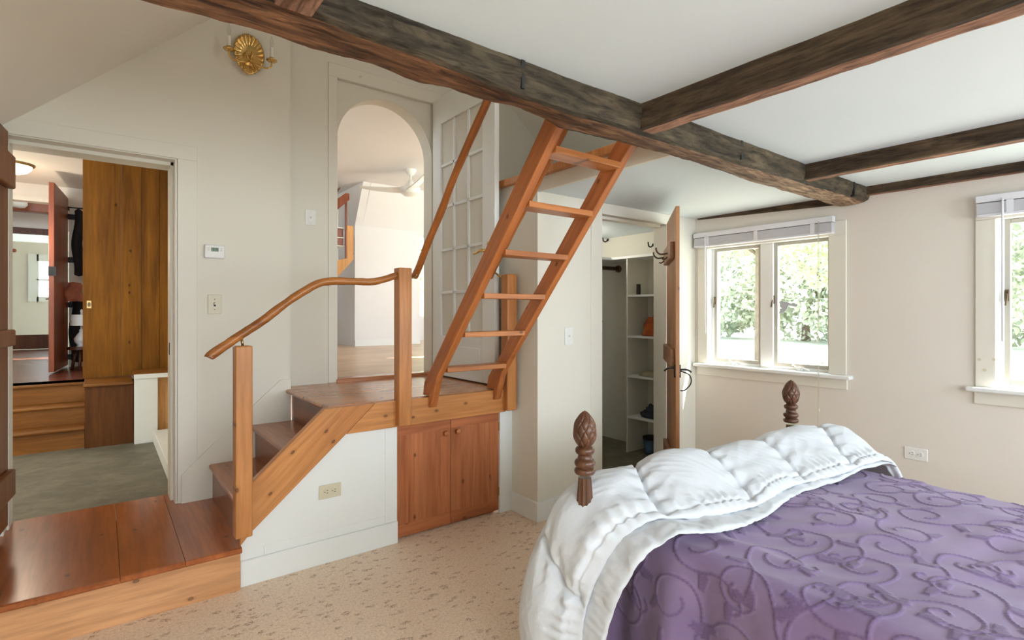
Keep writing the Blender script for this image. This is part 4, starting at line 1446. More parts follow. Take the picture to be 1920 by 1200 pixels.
BX0, BX1, BZ = 1.465, 2.90, 0.552      # top of the spread
def bedspread():
    res = 0.0045
    hang = 0.50
    Rr = 0.055
    arcL = Rr * PI / 2
    W = hang + arcL + (BX1 - BX0 - 2 * Rr) + arcL + hang * 0.9
    L = 2.02
    H = vine_map(W, L, res)
    nu, nv = H.shape
    q = np.arange(nu) * res
    y = 1.325 - np.arange(nv) * res
    Q, Y = np.meshgrid(q, y, indexing='ij')
    X = np.zeros_like(Q); Z = np.zeros_like(Q); NX = np.zeros_like(Q); NZ = np.zeros_like(Q)
    a = Q < hang
    d = hang - Q
    X[a] = BX0; Z[a] = BZ - Rr - d[a]; NX[a] = -1
    s = Q - hang
    b = (s >= 0) & (s < arcL)
    t = s / Rr
    X[b] = BX0 + Rr - Rr * np.cos(t[b]); Z[b] = BZ - Rr + Rr * np.sin(t[b]); NX[b] = -np.cos(t[b]); NZ[b] = np.sin(t[b])
    s2 = s - arcL
    top = BX1 - BX0 - 2 * Rr
    c = (s2 >= 0) & (s2 < top)
    X[c] = BX0 + Rr + s2[c]; Z[c] = BZ; NZ[c] = 1
    s3 = s2 - top
    e = (s3 >= 0) & (s3 < arcL)
    t = s3 / Rr
    X[e] = BX1 - Rr + Rr * np.sin(t[e]); Z[e] = BZ - Rr + Rr * np.cos(t[e]); NX[e] = np.sin(t[e]); NZ[e] = np.cos(t[e])
    g = s3 >= arcL
    X[g] = BX1; Z[g] = BZ - Rr - (s3[g] - arcL); NX[g] = 1
    # drape: hanging folds on both sides, soft undulation on top
    dl = np.clip((hang + 0.05 - Q) / (hang + 0.05), 0, 1)
    fold = 0.042 * np.sin(Y * 17.5 + 1.9 + 0.8 * np.sin(Y * 5.0)) + 0.022 * np.sin(Y * 37 + 0.6) * np.clip(Y - 0.2, 0, 1)
    fold += 0.03 * np.exp(-((Y - 1.02) / 0.05) ** 2)
    disp = (dl ** 0.8) * (fold - 0.01) + dl * 0.035
    dr = np.clip((s3 - arcL + 0.05) / 0.45, 0, 1)
    disp += dr * (0.03 * np.sin(Y * 12.0) + 0.03)
    und = 0.007 * np.sin(X * 5.1 + Y * 3.3) + 0.006 * np.sin(X * 9.0 - Y * 7.1 + 1.0) + 0.0035 * np.sin(X * 21 + Y * 13) * np.sin(Y * 17 - X * 4)
    und += 0.014 * np.exp(-((X - 1.60 - 0.10 * (1.1 - Y)) / 0.035) ** 2) * np.clip((Y - 0.55) / 0.4, 0, 1)
    wr = 0.0028 * np.sin((X * 0.6 + Y) * 46 + 3 * np.sin(X * 7)) * np.clip(np.sin(X * 3.1 + Y * 2.2), 0, 1)
    disp = disp + (und + wr) * np.clip(NZ, 0, 1) + 0.0052 * H
    X = X + NX * disp
    Z = np.maximum(Z + NZ * disp, 0.012)
    V = np.stack([X, Y, Z], -1)
    o = grid_mesh('bedspread', V, nu, nv, 'spread')
    at = o.data.attributes.new('vine', 'FLOAT', 'POINT')
    at.data.foreach_set('value', np.clip(H * 0.9, 0, 1).astype(np.float32).ravel())
    return tag(o, 'purple bedspread with raised scrolling vine pattern covering the bed', 'bedspread')
bedspread()

# ---- white duvet folded across the foot of the bed
def duvet():
    # centre line of the fold, from the window side over the bed and down to the floor
    path = catmull([(3.07, 1.06, 0.30), (3.04, 1.08, 0.44), (2.96, 1.11, 0.55), (2.80, 1.155, 0.572), (2.55, 1.19, 0.562), (2.20, 1.215, 0.558), (1.85, 1.245, 0.558), (1.62, 1.275, 0.562), (1.455, 1.305, 0.572), (1.345, 1.33, 0.49), (1.29, 1.355, 0.28), (1.28, 1.37, 0.05)], 30)
    d = np.zeros(len(path))
    for i in range(1, len(path)):
        d[i] = d[i - 1] + (path[i] - path[i - 1]).length
    S = d[-1]
    P = np.array([list(p) for p in path])
    Yv = np.array([0, 1.0, 0])
    def sm(x, a, b):
        f = min(1, max(0, (x - a) / (b - a)))
        return f * f * (3 - 2 * f)
    seams = [0.42, 0.84, 1.24, 1.66, 2.06, 2.44]
    def sheet(name, s0, nu, nv, front, layer, parent=None):
        su = np.linspace(s0, S, nu)
        C = np.stack([np.interp(su, d, P[:, k]) for k in range(3)], -1)
        T = np.gradient(C, axis=0)
        T /= np.linalg.norm(T, axis=1)[:, None]
        V = np.zeros((nu, nv, 3))
        for i in range(nu):
            s = su[i]
            n = np.cross(Yv, T[i]); n /= np.linalg.norm(n)
            w = np.cross(T[i], n)
            if w[1] < 0:
                w = -w
            side = sm(s, S - 0.95, S - 0.48)
            endr = sm(s, 0.0, 0.28)
            F_ = front(s, side)
            if layer == 0:
                Hh = (0.150 * (0.5 + 0.5 * endr) + 0.012 * math.sin(s * 5.1 + 0.6) + 0.008 * math.sin(s * 9.7)) * (1 - 0.25 * side)
                B_ = 0.190 - 0.02 * side + 0.016 * math.sin(s * 6.3)
                e = 0.030 + 0.006 * math.sin(s * 13.0)
                prof = [(-F_ + 0.045, 0.016, 0), (-F_ + 0.006, 0.014, 0), (-F_, e * 0.9, 0), (-F_ + 0.022, e + 0.018, 0), (-F_ * 0.62, e + 0.045, 0), (-F_ * 0.25, Hh * 0.78, 0), (0.03, Hh, 0), (0.11, Hh * 0.95, 0), (B_ - 0.02, Hh * 0.62, 0), (B_, Hh * 0.30, 0), (B_ - 0.02, -0.02, 0)]
            else:
                e = 0.012 + 0.004 * math.sin(s * 17) + 0.003 * math.sin(s * 41)
                prof = [(-F_ + 0.06, 0.004, 0), (-F_ + 0.004, 0.003, 0), (-F_, e * 0.7, 0), (-F_ + 0.012, e + 0.004, 0), (-F_ + 0.05, e + 0.006, 0), (-F_ + 0.12, e + 0.006, 0), (-F_ + 0.20, e + 0.010, 0)]
            pc = catmull(prof, max(3, nv // (len(prof) - 1)))
            pw = np.array([[q.x, q.y] for q in pc])
            L = np.concatenate([[0], np.cumsum(np.linalg.norm(np.diff(pw, axis=0), axis=1))])
            tt = np.linspace(0, L[-1], nv)
            pw = np.stack([np.interp(tt, L, pw[:, 0]), np.interp(tt, L, pw[:, 1])], -1)
            for j in range(nv):
                ww, hh = pw[j]
                f = j / (nv - 1)
                sk = s + 0.42 * ww + 0.02 * math.sin(ww * 15 + s * 3)
                ds = [sk - q for q in seams]
                sd = min(abs(q) for q in ds)
                if layer == 0:
                    top = sm(hh, 0.02, 0.07)
                    groove = 0.020 * math.exp(-(sd / 0.010) ** 2) + 0.022 * math.exp(-(sd / 0.07) ** 2)
                    hh -= top * groove
                    # puckers running away from the seams and along the front edge
                    pk = math.exp(-(sd / 0.06) ** 2)
                    hh += top * 0.006 * pk * math.sin(ww * 95 + 3 * math.sin(s * 9))
                    fe = math.exp(-((ww + F_ - 0.045) / 0.035) ** 2)
                    hh += fe * (0.0055 * math.sin(s * 118 + 4 * math.sin(s * 17)) + 0.004 * mnoise.noise(Vector((s * 46, 3, 1))))
                    hh -= 0.008 * math.exp(-((ww + F_ - 0.034) / 0.006) ** 2)
                    q3 = Vector((s * 2.6, ww * 4.5, 2.0))
                    hh += top * (0.014 * mnoise.noise(q3) + 0.0055 * mnoise.noise(q3 * 3.1) - 0.005 * abs(mnoise.noise(Vector((s * 9 + ww * 14, ww * 7 - s * 4, 5)))) - 0.0035 * abs(mnoise.noise(Vector((s * 21 - ww * 26, ww * 15, 8)))))
                else:
                    hh += 0.005 * mnoise.noise(Vector((s * 19, ww * 12, 3))) + 0.0035 * mnoise.noise(Vector((s * 52, ww * 30, 9)))
                    hh = max(hh, 0.002)
                q0 = C[i] + w * ww + n * (hh + (0.008 if layer else 0.012))
                q0[2] = max(q0[2], 0.008)
                V[i, j] = q0
        return grid_mesh(name, V, nu, nv, 'duvet', parent)
    def front_a(s, side):
        return 0.215 + 0.022 * math.sin(s * 4.6 + 0.3) + 0.010 * math.sin(s * 11) - 0.05 * (1 - sm(s, 0.15, 0.6)) - 0.085 * side
    def front_b(s, side):
        return front_a(s, side) + 0.040 + 0.028 * math.sin(s * 3.4 + 2.4) + 0.010 * math.sin(s * 9) - 0.018 * (1 - sm(s, 0.3, 0.8)) + 0.05 * side
    dv = sheet('duvet', 0.0, 620, 190, front_a, 0)
    tag(dv, 'puffy white duvet folded across the foot of the bed', 'duvet')
    sheet('under_fold', 0.25, 420, 60, front_b, 1, dv)
    return dv
duvet()

# ------------------------------------------------------------------ hall behind the left doorway
struct('floor_hall', 'stone', 'grey green slate floor of the lower hall', 'floor', (-2.6, 0.95, 3.80, 6.0, 0.0, 0.196))
struct('floor_hall_upper', 'tile', 'dark terracotta tile floor at the top of the hall steps', 'floor', (-2.6, 0.9, 5.98, 11.6, 0.1, 0.69))
struct('wall_hall_right', 'wall_warm', 'cream partition between hall and the far white room', 'wall', (0.78, 0.9, 3.86, 12.5, 0.0, 2.8))
struct('wall_hall_left', 'wall_warm', 'cream outer wall of the hall', 'wall', (-2.7, -2.55, 3.86, 15.0, 0.0, 3.4))
struct('ceiling_hall', 'wall_warm', 'cream ceiling of the hall with the glowing lamp', 'ceiling', (-2.6, 0.9, 3.80, 7.9, 2.69, 2.8))
HX0, HX1, HZ = -0.80, -0.30, 2.50
struct('wall_hall_end', 'wall_warm', 'cream cross wall in the hall with a doorway', 'wall',
       (-2.6, HX0, 7.75, 7.88, 0.6, 2.7), (HX0, HX1, 7.75, 7.88, HZ, 2.7), (HX1, 0.85, 7.75, 7.88, 0.6, 2.7))
m = MB()
m.box(HX0 - 0.02, HX1 + 0.045, 7.735, 7.75, HZ, HZ + 0.05)
m.box(HX1, HX1 + 0.045, 7.735, 7.75, 0.69, HZ)
m.box(HX0 - 0.045, HX0, 7.735, 7.75, 0.69, HZ)
tag(m.build('trim_6', 'trim'), 'cream casing around the inner hall doorway', 'door casing', None, 'structure')
# far end: wall, window seen through the glazed door
struct('ceiling_far', 'trim', 'pale ceiling beyond the inner hall doorway', 'ceiling', (-2.6, 0.9, 7.88, 14.6, 3.3, 3.4))
struct('wall_far_band', 'white_room', 'white wall above the glazed door at the end of the hall', 'wall',
       (-2.6, -1.30, 11.62, 11.75, 0.69, 3.3), (-1.30, -0.40, 11.62, 11.75, 2.66, 3.3), (-0.40, 0.9, 11.62, 11.75, 0.69, 3.3))
struct('floor_far', 'trim', 'pale floor beyond the glazed door', 'floor', (-2.6, 0.9, 11.6, 14.6, 0.45, 0.69))
fwx0, fwx1, fwz0, fwz1 = -1.0, -0.55, 1.55, 2.30
struct('wall_far', 'wall_warm', 'beige wall with a small window beyond the glazed door', 'wall',
       (-2.6, fwx0, 13.6, 13.75, 0.69, 3.3), (fwx1, 0.9, 13.6, 13.75, 0.69, 3.3), (fwx0, fwx1, 13.6, 13.75, 0.69, fwz0), (fwx0, fwx1, 13.6, 13.75, fwz1, 3.3))
fw = thing('window_3', (-0.78, 13.6, 1.5), 'small white window seen through the glazed hall door', 'window', None, 'structure')
m = MB()
for x0, x1, z0, z1 in ((fwx0 - 0.12, fwx0 + 0.03, fwz0 - 0.05, fwz1 + 0.1), (fwx1 - 0.03, fwx1 + 0.12, fwz0 - 0.05, fwz1 + 0.1), (fwx0, fwx1, fwz1 - 0.03, fwz1 + 0.1), (fwx0, fwx1, fwz0 - 0.05, fwz0 + 0.04), (fwx0, fwx1, 1.90, 1.93), (-0.79, -0.77, fwz0, fwz1)):
    m.box(x0, x1, 13.57, 13.62, z0, z1)
m.build('frame', 'trim_white', fw)
bx('pane', 'glass', fw, fwx0, fwx1, 13.66, 13.665, fwz0, fwz1)
gd = thing('door_4', (-0.87, 11.63, 0.70), 'dark brown glazed door at the far end of the hall', 'door', None, 'structure')
m = MB()
gx0, gx1 = -1.30, -0.52
m.box(gx0, -1.17, 11.60, 11.66, 0.70, 2.66)
m.box(-0.66, gx1, 11.60, 11.66, 0.70, 2.66)
m.box(-1.17, -0.66, 11.60, 11.66, 2.56, 2.66)
m.box(-1.17, -0.66, 11.60, 11.66, 0.70, 0.93)
m.build('frame', 'mahogany', gd, False, 0.004)
bx('pane', 'door_glass', gd, -1.17, -0.66, 11.63, 11.635, 0.93, 2.56)
m = MB()
m.tube([(-0.62, 11.59, 1.52), (-0.66, 11.56, 1.52), (-0.74, 11.56, 1.51)], 0.013, 8)
part(m.build('handle', 'steel', gd, True), 'steel lever')
b = bx('ceiling_beam', 'red_wood', None, -2.5, 0.7, 10.9, 11.1, 2.83, 3.05, bevel=0.01)
tag(b, 'reddish brown beam above the glazed door at the end of the hall', 'beam')
sd = thing('smoke_detector', (-1.0, 10.86, 2.93), 'small round white ceiling fixture in front of the reddish hall beam', 'fixture')
m = MB()
m.lathe([(0.07, 0.05), (0.095, 0.02), (0.10, -0.04), (0.07, -0.08), (0.03, -0.09)], (-0.985, 10.7, 2.93), 22)
m.tube([(-0.985, 10.7, 2.96), (-0.985, 10.7, 3.30)], 0.012, 8)
m.build('body', 'white_plastic', sd, True)
kn = MB()
kn.lathe([(0.02, 0), (0.03, 0.03), (0.022, 0.05)], (-1.12, 11.60, 2.28), 12, Matrix.Rotation(PI / 2, 3, 'X'))
tag(kn.build('wooden_peg', 'red_wood', None, True), 'small wooden peg above the glazed hall door', 'peg')

# steps up
hs = thing('hall_steps', (-0.9, 5.8, 0.196), 'three honey brown wooden steps rising at the back of the hall', 'steps')
for k, (y, z) in enumerate(((5.57, 0.366), (5.77, 0.527), (5.97, 0.690))):
    bx('riser', 'hall_wood', hs, -2.5, -0.118, y, y + 0.02, z - 0.163 if k else 0.196, z - 0.024)
    m = MB()
    m.prism([(y + 0.24, z - 0.025), (y + 0.24, z)] + [(y - 0.016 - 0.012 * math.sin(a), z - 0.0125 + 0.0125 * math.cos(a)) for a in np.linspace(0, PI, 6)], 'x', -2.5, -0.118)
    m.build('tread', 'hall_wood', hs, 'auto')
hbx = thing('wooden_box', (0.04, 5.75, 0.196), 'dark wooden box ledge beside the hall steps', 'box')
bx('body', 'hall_wood_z', hbx, -0.116, 0.2075, 5.52, 5.98, 0.196, 0.692)
bx('top_board', 'hall_wood', hbx, -0.125, 0.206, 5.495, 5.98, 0.692, 0.718, bevel=0.006)
wb = thing('plank_bin', (0.4, 5.7, 0.196), 'white painted board bin with a wooden top next to the sliding door', 'bin')
bx('front_board', 'trim', wb, 0.208, 0.372, 5.44, 5.47, 0.196, 0.752, bevel=0.003)
bx('top_board', 'hall_wood', wb, 0.206, 0.75, 5.44, 5.90, 0.756, 0.778, bevel=0.003)
part(bx('edge_board', 'trim', wb, 0.206, 0.75, 5.43, 5.442, 0.742, 0.778), 'white painted edge')
bx('inner_board', 'orange_wood', wb, 0.372, 0.75, 5.50, 5.53, 0.196, 0.756)
o = bx('floor_board', 'trim', None, 0.338, 0.76, 4.12, 5.42, 0.1965, 0.30, bevel=0.004)
tag(o, 'low white painted board platform on the slate floor', 'platform')
sl = thing('sliding_door', (0.3, 5.96, 0.72), 'wide dark stained sliding plank door in the hall', 'sliding door')
xs = [-0.139, 0.131, 0.283, 0.422, 0.62, 0.775]
m = MB()
for a, b2 in zip(xs, xs[1:]):
    m.box(a + 0.0008, b2 - 0.0008, 5.95, 5.985, 0.722, 2.686)
m.build('planks', 'sliding', sl, False, 0.002)
m = MB()
m.box(-0.112, -0.077, 5.946, 5.951, 1.33, 1.40)
pl = m.build('flush_pull', 'brass_dull', sl, False, 0.004)
m = MB()
m.lathe([(0.012, 0), (0.012, 0.001)], (-0.0945, 5.9455, 1.365), 18, Matrix.Rotation(PI / 2, 3, 'X') @ Matrix.Diagonal((1, 1.7, 1)))
m.build('recess', 'bronze', pl)
# inner hall door ajar, reddish
rd2 = thing('door_5', (-0.33, 7.7, 0.70), 'reddish brown door ajar in the middle of the hall, seen edge-on', 'door', None, 'structure')
e0, e1 = Vector((-0.379, 7.41, 0)), Vector((-0.312, 7.735, 0))
ed = (e0 - e1).normalized()
en = Vector((ed.y, -ed.x, 0))
c = (e0 + e1) * 0.5
m = MB()
L = 0.86
hinge = Vector((-0.306, 7.735, 0))
dd = Vector((-0.082, -1.0, 0)).normalized()
nn = Vector((1.0, -0.082, 0)).normalized()
c = hinge + dd * 0.43 - nn * 0.022
m.obox((c.x, c.y, 1.64), dd, nn, (0, 0, 1), 0.43, 0.022, 0.93)
m.build('panel', 'red_wood', rd2, False, 0.004)
m = MB()
for z in (0.80, 1.38, 1.88, 2.36):
    q = hinge + nn * 0.006 + dd * 0.02
    m.obox((q.x + 0.02, q.y - 0.005, z), (1, 0, 0), (0, 1, 0), (0, 0, 1), 0.035, 0.006, 0.03)
part(m.build('hinge', 'iron', rd2), 'black iron hinges')
m = MB()
q = hinge + dd * 0.85
m.obox((q.x - 0.015, q.y, 1.70), dd, nn, (0, 0, 1), 0.014, 0.03, 0.045)
part(m.build('lock', 'iron', rd2), 'black rim lock')
# bar with a scarf, pink cloth, lamp
rk = thing('wall_hook_bar', (-0.25, 7.72, 2.40), 'black bar on the hall wall carrying a dark scarf', 'rack')
m = MB()
m.tube([(-0.30, 7.745, 2.44), (-0.30, 7.55, 2.44), (-0.17, 7.55, 2.44), (-0.17, 7.745, 2.44)], 0.008, 8)
m.tube([(-0.30, 7.745, 2.36), (-0.30, 7.56, 2.36), (-0.19, 7.56, 2.36)], 0.007, 8)
m.build('bar', 'iron', rk, True)
M['scarf'] = plain('black_scarf', (32, 30, 32), 0.95, var=0.2)
M['pinkcloth'] = plain('pink_cloth', (176, 108, 84), 0.95, var=0.15, scale=20)
def hang_cloth(name, label, x0, x1, y, z1, z0, mat, cat='cloth', depth=0.04):
    nu, nv = 40, 24
    V = np.zeros((nu, nv, 3))
    for i in range(nu):
        a = 2 * PI * i / nu
        for j in range(nv):
            f = j / (nv - 1)
            x = 0.5 * (x0 + x1) + 0.5 * (x1 - x0) * math.cos(a) * (0.55 + 0.45 * math.sin(f * PI * 0.6 + 0.4)) + 0.012 * math.sin(f * 9)
            yy = y + depth * math.sin(a) * (0.6 + 0.4 * math.sin(3 * a + f * 4))
            V[i, j] = (x, yy, z1 + (z0 - z1) * f + 0.02 * math.sin(3 * a) * f)
    V[:, 0] = V[:, 0].mean(axis=0)
    V[:, -1] = V[:, -1].mean(axis=0)
    return tag(grid_mesh(name, V, nu, nv, mat, None, True), label, cat)
hang_cloth('scarf', 'long black scarf hanging from the bar in the hall', -0.262, -0.165, 7.55, 2.44, 1.69, 'scarf', 'scarf')
hang_cloth('hand_towel', 'pink cloth draped on a hook in the hall', -0.335, -0.175, 7.5, 1.625, 1.42, 'pinkcloth')
hang_cloth('coat', 'dark coat hanging low behind the lamp in the hall', -0.29, -0.15, 7.66, 1.46, 0.74, 'scarf', 'coat', 0.05)
lm = thing('table_lamp', (-0.17, 7.3, 0.69), 'small lamp with a white drum shade in the hall', 'lamp')
sx, sy = -0.178, 7.25
M['shade'] = plain('white_lamp_shade', (244, 240, 232), 0.8)
M['ceramic'] = plain('white_ceramic', (226, 222, 218), 0.25)
m = MB()
m.lathe([(0.095, 1.158), (0.088, 1.270), (0.086, 1.272), (0.092, 1.16)], (sx, sy, 0), 28)
m.build('lamp_shade', 'shade', lm, 'auto')
m = MB()
m.lathe([(0.05, 0.935), (0.035, 0.95), (0.06, 0.985), (0.065, 1.02), (0.04, 1.06), (0.02, 1.09), (0.022, 1.11), (0.01, 1.12), (0.01, 1.30), (0.014, 1.31), (0.004, 1.33)], (sx, sy, 0), 24)
m.build('lamp_base', 'ceramic', lm, True)
tb = thing('side_table', (-0.17, 7.3, 0.69), 'small dark table under the lamp in the hall', 'table')
m = MB()
m.lathe([(0.12, 0.905), (0.12, 0.934)], (sx, sy, 0), 28)
m.build('tabletop', 'mahogany', tb, 'auto')
for k in range(3):
    m = MB()
    a = k * 2 * PI / 3 + 0.4
    m.tube([(sx + 0.06 * math.cos(a), sy + 0.06 * math.sin(a), 0.905), (sx + 0.10 * math.cos(a), sy + 0.10 * math.sin(a), 0.691)], 0.013, 8)
    m.build('leg', 'mahogany', tb, True)
fl = thing('flush_lamp', (-0.63, 6.8, 2.69), 'glowing white dome lamp on the hall ceiling', 'lamp')
M['dome'] = glow('lit_glass_dome', (255, 232, 196), 9.0)
m = MB()
m.lathe([(0.155, 0.0), (0.160, -0.012), (0.150, -0.022)], (-0.67, 6.8, 2.69), 36)
part(m.build('rim', 'brass_dull', fl, 'auto'), 'brass rim')
m = MB()
m.lathe([(0.142, -0.018), (0.135, -0.045), (0.105, -0.075), (0.06, -0.092), (0.01, -0.097)], (-0.67, 6.8, 2.69), 36)
m.build('dome', 'dome', fl, True)
lamp('POINT', 'hall_lamp_light', (-0.67, 6.8, 1.95), None, 30, (1.0, 0.84, 0.64), shadow_soft_size=0.1)

# ------------------------------------------------------------------ far white room behind the arch
FZ = 0.82
struct('floor_white_room', 'far_floor', 'pale wooden floor of the white room behind the arch', 'floor', (0.9, 5.8, 3.80, 9.4, 0.5, FZ))
FY = 7.24
m = MB()
m.box(2.90, 3.80, FY, FY + 0.12, FZ, 2.51)
m.box(3.68, 3.80, FY + 0.12, 8.14, FZ, 3.0)
m.box(0.9, 2.79, 9.0, 9.12, FZ, 3.1)
m.box(2.79, 2.90, FY, 9.0, FZ, 2.51)
m.prism([(FY, 2.51), (9.0, 2.51), (9.0, 3.06), (6.93, 3.06)], 'x', 2.79, 2.90)
tag(m.build('wall_white_room', 'white_room'), 'white far wall behind the arched doorway', 'wall', None, 'structure')
# window recess to the right
struct('wall_recess', 'white_room', 'white wall below the bright far window', 'wall', (3.80, 5.75, 8.14, 8.26, FZ, 1.18), (3.80, 5.75, 8.14, 8.26, 2.62, 3.1), (4.9, 5.75, 8.14, 8.26, 1.18, 2.62))
wf = thing('window_4', (4.6, 8.18, 1.18), 'bright window seen at the right side of the arch', 'window', None, 'structure')
m = MB()
for x in (3.80, 4.35, 4.86):
    m.box(x, x + 0.05, 8.15, 8.22, 1.18, 2.62)
m.box(3.80, 4.91, 8.13, 8.22, 1.18, 1.23)
m.box(3.80, 4.91, 8.15, 8.22, 2.57, 2.62)
m.build('frame', 'trim_white', wf)
bx('pane', 'glass', wf, 3.85, 4.86, 8.18, 8.184, 1.23, 2.57)
m = MB()
m.prism([(FY, 2.51), (6.92, 3.06), (7.10, 3.10), (7.40, 2.60)], 'x', 2.90, 3.80)
m.box(0.9, 5.8, 3.80, 6.93, 3.06, 3.16)
m.box(0.9, 2.79, 6.93, 9.12, 3.06, 3.16)
m.box(3.80, 5.8, 6.93, 8.3, 3.06, 3.16)
tag(m.build('ceiling_white_room', 'white_room'), 'white ceiling and slope of the room behind the arch', 'ceiling', None, 'structure')
struct('wall_white_side', 'white_room', 'white right wall of the far room', 'wall',
       (5.68, 5.8, 3.8, 8.3, FZ, 3.1))
o = struct('baseboard_far', 'trim_white', 'white baseboard of the far white room', 'baseboard', (2.79, 3.80, FY - 0.012, FY, FZ, FZ + 0.085))
fn = thing('ceiling_fan', (3.02, 6.0, 3.06), 'white ceiling fan in the room behind the arch', 'fan')
fx, fy = 3.02, 6.0
m = MB()
m.lathe([(0.072, 3.06), (0.07, 3.04), (0.045, 3.0), (0.02, 2.985)], (fx, fy, 0), 28)
m.tube([(fx, fy, 2.99), (fx, fy, 2.90)], 0.012, 12)
m.build('downrod', 'white_plastic', fn, 'auto')
m = MB()
m.lathe([(0.02, 2.925), (0.034, 2.91), (0.06, 2.865), (0.07, 2.845), (0.12, 2.835), (0.125, 2.80), (0.12, 2.785), (0.115, 2.765), (0.085, 2.74), (0.03, 2.728)], (fx, fy, 0), 36)
m.build('motor', 'white_plastic', fn, 'auto')
for k in range(3):
    a = math.radians(137 + 120 * k)
    u, v = Vector((math.cos(a), math.sin(a), 0)), Vector((-math.sin(a), math.cos(a), 0))
    nuu, nvv = 24, 9
    V = np.zeros((nuu, nvv, 3))
    for i in range(nuu):
        f = i / (nuu - 1)
        r = 0.10 + 0.55 * f
        wd = (0.10 * (1 - f) + 0.05) * (1 if f < 0.9 else max(0.25, math.sqrt(max(0, 1 - ((f - 0.9) / 0.1) ** 2))))
        for j in range(nvv):
            g = j / (nvv - 1) - 0.5
            q = Vector((fx, fy, 2.815)) + u * r + v * (g * wd + 0.02 * f) + Vector((0, 0, 0.05 * f * f + g * wd * 0.28))
            V[i, j] = q
    o = grid_mesh('blade', V, nuu, nvv, 'white_plastic', fn)
    so = o.modifiers.new('thick', 'SOLIDIFY')
    so.thickness = 0.008
# honey pine bookcase and stair end in the alcove
bc = thing('corner_shelf', (2.45, 7.1, 1.75), 'honey pine shelf end fixed in the alcove behind the arch', 'shelf')
m = MB()
m.prism([(2.15, 1.42), (2.47, 1.773), (2.68, 2.004), (2.68, 2.457), (2.592, 2.457), (2.592, 2.02), (2.40, 1.97), (2.15, 1.93)], 'y', 7.0, 7.04)
m.build('front_board', 'orange_wood', bc, False, 0.002)
m = MB()
m.box(2.575, 2.595, 7.0, 7.04, 2.01, 2.80)
m.prism([(2.30, 2.53), (2.47, 2.66), (2.62, 2.80), (2.62, 2.885), (2.57, 2.885), (2.30, 2.66)], 'y', 6.99, 7.04)
m.build('rail', 'red_wood', bc, False, 0.002)
m = MB()
for z in (2.19, 2.30, 2.43):
    m.box(2.15, 2.575, 7.04, 7.30, z - 0.014, z)
m.box(2.15, 2.575, 7.29, 7.30, 1.93, 2.80)
m.box(2.15, 2.575, 7.04, 7.30, 1.93, 1.95)
m.build('shelf_board', 'trim', bc)
m = MB()
m.box(2.22, 2.56, 7.06, 7.10, 2.305, 2.41)
m.box(2.22, 2.56, 7.06, 7.10, 2.195, 2.285)
part(m.build('drawer', 'red_wood', bc, False, 0.003), 'reddish drawer fronts')
m = MB()
m.prism([(2.25, 2.70), (2.50, 2.90), (2.54, 2.98), (2.25, 2.80)], 'y', 7.1, 7.2)
tag(m.build('sloping_rail', 'bedpost'), 'dark sloping rail end above the pine shelf behind the arch', 'rail')
plate('power_outlet', 'white outlet on the shaded wall of the alcove behind the arch', 'outlet', 'white_plastic', (2.79, 7.50, 2.60), (0, 1, 0), (-1, 0, 0), 0.075, 0.12, 'outlet')

# ------------------------------------------------------------------ outdoors
GZ = -0.35
def ground():
    mm, nt, b = new_mat('meadow')
    tc = N(nt, 'ShaderNodeTexCoord')
    n1 = N(nt, 'ShaderNodeTexNoise', i_Scale=0.6, i_Detail=8.0, i_Roughness=0.7)
    nt.links.new(tc.outputs['Object'], n1.inputs['Vector'])
    r = ramp(nt, [(0.35, lin((196, 202, 184))), (0.6, lin((220, 224, 212)))])
    nt.links.new(n1.outputs[0], r.inputs[0])
    nt.links.new(r.outputs[0], b.inputs['Base Color'])
    b.inputs['Roughness'].default_value = 0.95
    m = MB()
    m.box(3.9, 90, -60, 70, GZ - 0.2, GZ)
    m.box(-60, 3.9, 13.8, 70, GZ - 0.2, GZ)
    o = m.build('meadow', mm)
    tag(o, 'bright sunlit meadow outside the windows', 'meadow', None, 'structure')
ground()
def leafmat(name, rgb, rgb2):
    mm, nt, b = new_mat(name)
    tc = N(nt, 'ShaderNodeTexCoord')
    n1 = N(nt, 'ShaderNodeTexNoise', i_Scale=1.3, i_Detail=3.0)
    nt.links.new(tc.outputs['Object'], n1.inputs['Vector'])
    r = ramp(nt, [(0.35, lin(rgb)), (0.65, lin(rgb2))])
    nt.links.new(n1.outputs[0], r.inputs[0])
    nt.links.new(r.outputs[0], b.inputs['Base Color'])
    b.inputs['Roughness'].default_value = 0.7
    b.inputs['Subsurface Weight'].default_value = 0.0
    return mm
M['leaf_a'] = leafmat('bright_leaves', (190, 210, 160), (218, 230, 192))
M['leaf_b'] = leafmat('bluish_leaves', (166, 176, 152), (198, 206, 184))
M['bark'] = plain('grey_bark', (120, 108, 96), 0.9, var=0.2, scale=8)
rng = np.random.RandomState(7)
